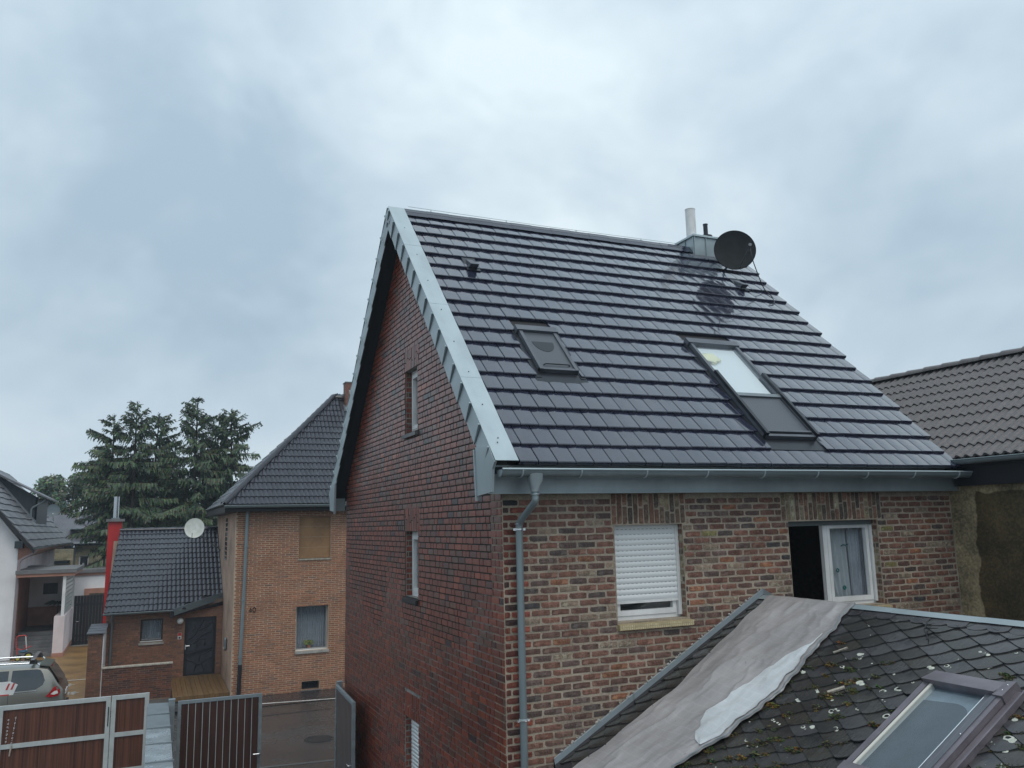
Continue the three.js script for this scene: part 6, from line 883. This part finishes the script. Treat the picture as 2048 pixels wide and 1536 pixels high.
// ================================================================ TREES
function spruce(seed, h, rMax, bare, lean) {
  const R = rng(seed), tb = new TB(), A = V3(0, 0, 0), up = V3(0, 1, 0);
  const tuft = (p, d, l, c) => { // one hanging twig set with needle tufts
    const s = V3(d.z, 0, -d.x); if (s.lengthSq() < 1e-4) s.set(1, 0, 0); s.normalize(); const n = 4;
    for (let i = 0; i < n; i++) { const t = (i + .3) / n, q = p.clone().addScaledVector(d, l * t), w = (.034 + .026 * R()) * (1 - t * .45), cc = c.map(x => x * (.6 + R() * .8)), tip = q.clone().addScaledVector(d, l * .36).add(V3((R() - .5) * .05, -.02 - R() * .05, (R() - .5) * .05)); tb.tri(q.clone().addScaledVector(s, w), tip, q.clone().addScaledVector(s, -w), cc); const b = V3((R() - .5) * .14, -.09 * R(), (R() - .5) * .14); tb.tri(q, q.clone().add(b), tip, cc); }
  };
  const limb = [];
  for (let y = h * bare; y < h - .1; y += .17 + .12 * R()) {
    const t = (y - h * bare) / (h * (1 - bare)), n = t > .85 ? 3 : 4;
    for (let k = 0; k < n; k++) {
      if (R() < .14) continue; const a = R() * 6.283, L = (rMax * Math.pow(1 - t, .55) * (.35 + .75 * R()) + .2) * (R() < .08 ? 1.35 : 1), rise = t > .75 ? .55 : t > .4 ? .1 : -.12;
      const o = V3(Math.cos(a), 0, Math.sin(a)), at = q => V3(lean * y * y / h + o.x * L * q, y + rise * L * q - .28 * L * q * q + .16 * L * q * q * q * q, o.z * L * q);
      const st = Math.max(4, Math.ceil(L / .075)); limb.push([at(0), at(.5), at(.92), Math.max(.012, L * .012)]);
      for (let i = 1; i <= st; i++) { const q = .12 + .88 * i / st, p = at(q), bl = (.26 + .42 * R()) * (1 - .45 * q) * Math.min(1, .4 + L * .45); for (const sgn of [-1, 1]) { if (R() < .12) continue; const d = V3(o.x * .5 + -o.z * sgn * (.3 + .5 * R()), -.55 - 1.0 * R() + (t > .8 ? .7 : 0), o.z * .5 + o.x * sgn * (.3 + .5 * R())).normalize(); tuft(p, d, bl, R() < .2 ? [.105, .14, .066] : R() < .5 ? [.07, .106, .056] : [.052, .084, .048]); } if (R() < .3) tuft(p, V3(o.x * .6, .5, o.z * .6).normalize(), bl * .5, [.05, .075, .04]); }
    }
  }
  for (let i = 0; i < 16; i++) { const a = R() * 6.28; tuft(V3(lean * h, h - .55 + i * .035, 0), V3(Math.cos(a) * .6, .7, Math.sin(a) * .6).normalize(), .16, [.05, .075, .045]); }
  const trunk = []; { const g2 = new TB(), K = 8, S = 10, C = (j, k) => { const y = h * j / S, r = mix(.2, .02, j / S), a = k / K * 6.283; return V3(lean * y * y / h + Math.cos(a) * r, y, Math.sin(a) * r); }; for (let j = 0; j < S; j++) for (let k = 0; k < K; k++) g2.quad(C(j, k), C(j, k + 1), C(j + 1, k + 1), C(j + 1, k)); for (const [p, q, r, w] of limb) { const s = V3(0, w, 0), e = V3(w * .7, 0, -w * .7); for (const [m, n2] of [[p, q], [q, r]]) { g2.quad(m.clone().sub(s), n2.clone().sub(s.clone().multiplyScalar(.5)), n2.clone().add(s.clone().multiplyScalar(.5)), m.clone().add(s)); g2.quad(m.clone().sub(e), n2.clone().sub(e.clone().multiplyScalar(.5)), n2.clone().add(e.clone().multiplyScalar(.5)), m.clone().add(e)); } } trunk.push(g2.geo(.8)); }
  return [tb.geo(), trunk[0]];
}
{
  const proto = [spruce(11, 12.2, 2.6, .34, .02), spruce(12, 12.6, 2.9, .28, 0), spruce(13, 12.0, 2.6, .28, -.02), spruce(14, 12.2, 2.7, .48, -.01)];
  const spots = [[-5.5, -42.5, .955, 3, -.06, 'leftmost spruce of the row, its slim top leaning outwards'], [-4.45, -41.5, .975, 1, 0, 'second spruce from the left, slim top, behind the steel flue'], [-3.5, -43, .99, 2, 0, 'third spruce from the left with long drooping side branches'], [-2.55, -44.2, .86, 0, 0, 'shortest spruce, in the gap midway along the row'], [-1.3, -41.5, 1.005, 1, 0, 'tallest broad spruce standing above the white satellite dish'], [-.15, -42.8, .995, 2, 0, 'fifth spruce with feathery tip, second from the hipped roof'], [.75, -41.8, .99, 0, 0, 'rightmost spruce, nearest to the hipped roof']];
  spots.forEach(([x, z, s, k, ln, label], i) => { const g = thing('spruce_tree', label, 'tree', [x, 0, z], 'row of spruces behind the annex'); const c = new THREE.Mesh(proto[k][0], M.leaf), t = new THREE.Mesh(proto[k][1], M.bark); c.name = 'crown'; t.name = 'trunk'; g.rotation.y = i * 1.7; g.rotation.z = 0; g.scale.setScalar(s); g.add(t, c); shade(g); });
}
function broadleaf(seed, h, rx, ry, cy, n, cols, leafS) {
  const R = rng(seed), tb = new TB(), limbs = [], clumps = [];
  for (let i = 0; i < n; i++) { const a = R() * 6.283, u = R() * 2 - 1, q = .55 + .5 * Math.cbrt(R()), w = Math.sqrt(1 - u * u); clumps.push([V3(Math.cos(a) * w * rx * q, cy + u * ry * q, Math.sin(a) * w * rx * q), (.32 + .35 * R()) * rx * .42]); }
  for (const [c, r] of clumps) { const m = 200, base = cols[Math.floor(R() * cols.length)]; for (let i = 0; i < m; i++) { const a = R() * 6.283, u = R() * 2 - 1, q = r * Math.cbrt(R()), w = Math.sqrt(1 - u * u), p = V3(c.x + Math.cos(a) * w * q, c.y + u * q * .75, c.z + Math.sin(a) * w * q), s = leafS * (.6 + R() * .8), d = V3(R() - .5, R() * .3 - .35, R() - .5).normalize(), e = V3(R() - .5, R() - .5, R() - .5).cross(d).normalize(), cc = base.map(x => x * (.6 + R() * .8)); const t = p.clone().addScaledVector(d, s), m1 = p.clone().addScaledVector(d, s * .45); tb.quad(p, m1.clone().addScaledVector(e, s * .32), t, m1.clone().addScaledVector(e, -s * .32), cc); } if (R() < .5) limbs.push(c); }
  const tr = []; tr.push(cyl(0, 0, 0, h * .03, h * .018, cy, 10)); for (const c of limbs) tr.push(tube([V3(0, cy * (.35 + .3 * R()), 0), V3(c.x * .45, mix(cy * .6, c.y, .55), c.z * .45), c], h * .005, 5, .5, 6));
  return [tb.geo(), plain(tr)];
}
{
  const gl = [[.13, .18, .115], [.105, .155, .10], [.155, .20, .125]], dk = [[.05, .075, .03], [.065, .09, .035], [.09, .115, .04]];
  const a = broadleaf(21, 9.5, 2.6, 2.4, 6.9, 70, gl, .2), b = broadleaf(22, 7.5, 2.6, 2.6, 4.3, 60, dk, .2), b2 = broadleaf(23, 6.5, 2.3, 2.6, 3.8, 60, dk, .2);
  const add = (geo, x, z, s, label, group, rot = 0) => { const g = thing('broadleaf_tree', label, 'tree', [x, 0, z], group); const c = new THREE.Mesh(geo[0], M.leaf), t = new THREE.Mesh(geo[1], M.bark); c.name = 'crown'; t.name = 'trunk'; g.add(t, c); g.scale.setScalar(s); g.rotation.y = rot; shade(g); };
  add(a, -9.3, -66, 1.05, 'round bluish-green leafy tree behind the distant grey roof', 'broad-leaved trees far behind'); add(a, -6.3, -68, 1.15, 'leafy tree half hidden by the left spruces', 'broad-leaved trees far behind', 2); 
  add(b, -3.6, -49, 1.0, 'dark green leafy tree filling the gap under the left spruces', 'leafy trees under the spruces'); add(b2, -1.9, -50.5, 1.1, 'dark leafy tree between the spruce trunks', 'leafy trees under the spruces', 1); add(b, .6, -50, 1.0, 'dark leafy tree behind the right spruces', 'leafy trees under the spruces', 3);
}
// ================================================================ GROUND
{
  const sheet = (x0, x1, z0, z1, y) => new TB().quad(V3(x0, y, z1), V3(x1, y, z1), V3(x1, y, z0), V3(x0, y, z0)).geo();
  structure('ground', sheet(-300, 300, -500, 120, -.04), M.yard);
  structure('road', sheet(-80, 60, -17.62, -8.4, -.012), M.asphalt); structure('courtyard', sheet(-3.2, -.0, -8.39, 30, -.018), M.asphalt);
  structure('pavement', sheet(-5.2, 60, -19.19, -17.5, .004), M.asphaltDark);
  structure('driveway', new TB().quad(V3(-8.6, .0, -18.4), V3(-5.22, .0, -18.4), V3(-4.9, .0, -36), V3(-8.6, .0, -36)).geo(), M.ochrePave);
  structure('road_line', new TB().quad(V3(-1.2, .01, -17.98), V3(2.4, .01, -17.38), V3(2.4, .01, -17.5), V3(-1.2, .01, -18.1)).geo(), M.linePaint);
  structure('driveway_edge', sheet(-8.3, -5.1, -25.6, -25.48, .005), M.linePaint);
  const R = rng(90); const pl = new TB(); for (let i = 0; i < 4; i++) { const x0 = -3.1 + R() * 2.5, z = -10.9 - i * 1.7; } 
  structure('asphalt_patch', sheet(-2.2, 1.4, -16.35, -16.22, -.007), M.asphaltDark); structure('asphalt_seam', new TB().quad(V3(-1.4, -.007, -10.98), V3(1.2, -.007, -10.7), V3(1.2, -.007, -10.82), V3(-1.4, -.007, -11.1)).geo(), M.yard);
  const g = thing('manhole_cover', 'round iron manhole cover set in the wet street asphalt', 'manhole cover', [.43, 0, -12.9]); part(g, 'lid', cyl(.43, -.02, -12.9, .3, .3, .018, 32), M.castIron); const t = new THREE.TorusGeometry(.34, .016, 6, 40); t.rotateX(Math.PI / 2); t.translate(.43, -.012, -12.9); part(g, 'ring', t, M.castIron);
  // flower-shaped insets of pale stones in the ochre drive
  const spots = [[-6.35, -24.6], [-5.95, -24.5], [-6.1, -22.9], [-5.7, -22.8], [-5.85, -21.2], [-5.55, -20.2]];
  spots.forEach(([x, z], i) => { const f = thing('stone_rosette', i < 2 ? `pale pebble rosette in ochre drive, ${i ? 'right' : 'left'} one of the farthest pair` : i < 4 ? `pale pebble rosette in ochre drive, ${i % 2 ? 'right' : 'left'} one of the middle pair` : i === 4 ? 'pale pebble rosette in ochre drive behind the tail light' : 'nearest pale pebble rosette in ochre drive by garden wall', 'paving inset', [x, 0, z], 'pebble rosettes in the drive'); for (let k = 0; k < 6; k++) { const a = k / 6 * 6.283, s = new THREE.SphereGeometry(.085, 8, 6); s.scale(1.5, .15, .7); s.rotateY(-a); s.translate(x + Math.cos(a) * .15, .005, z + Math.sin(a) * .2); part(f, 'stone', s, M.stone); } });
}
renderer.render(scene, camera);
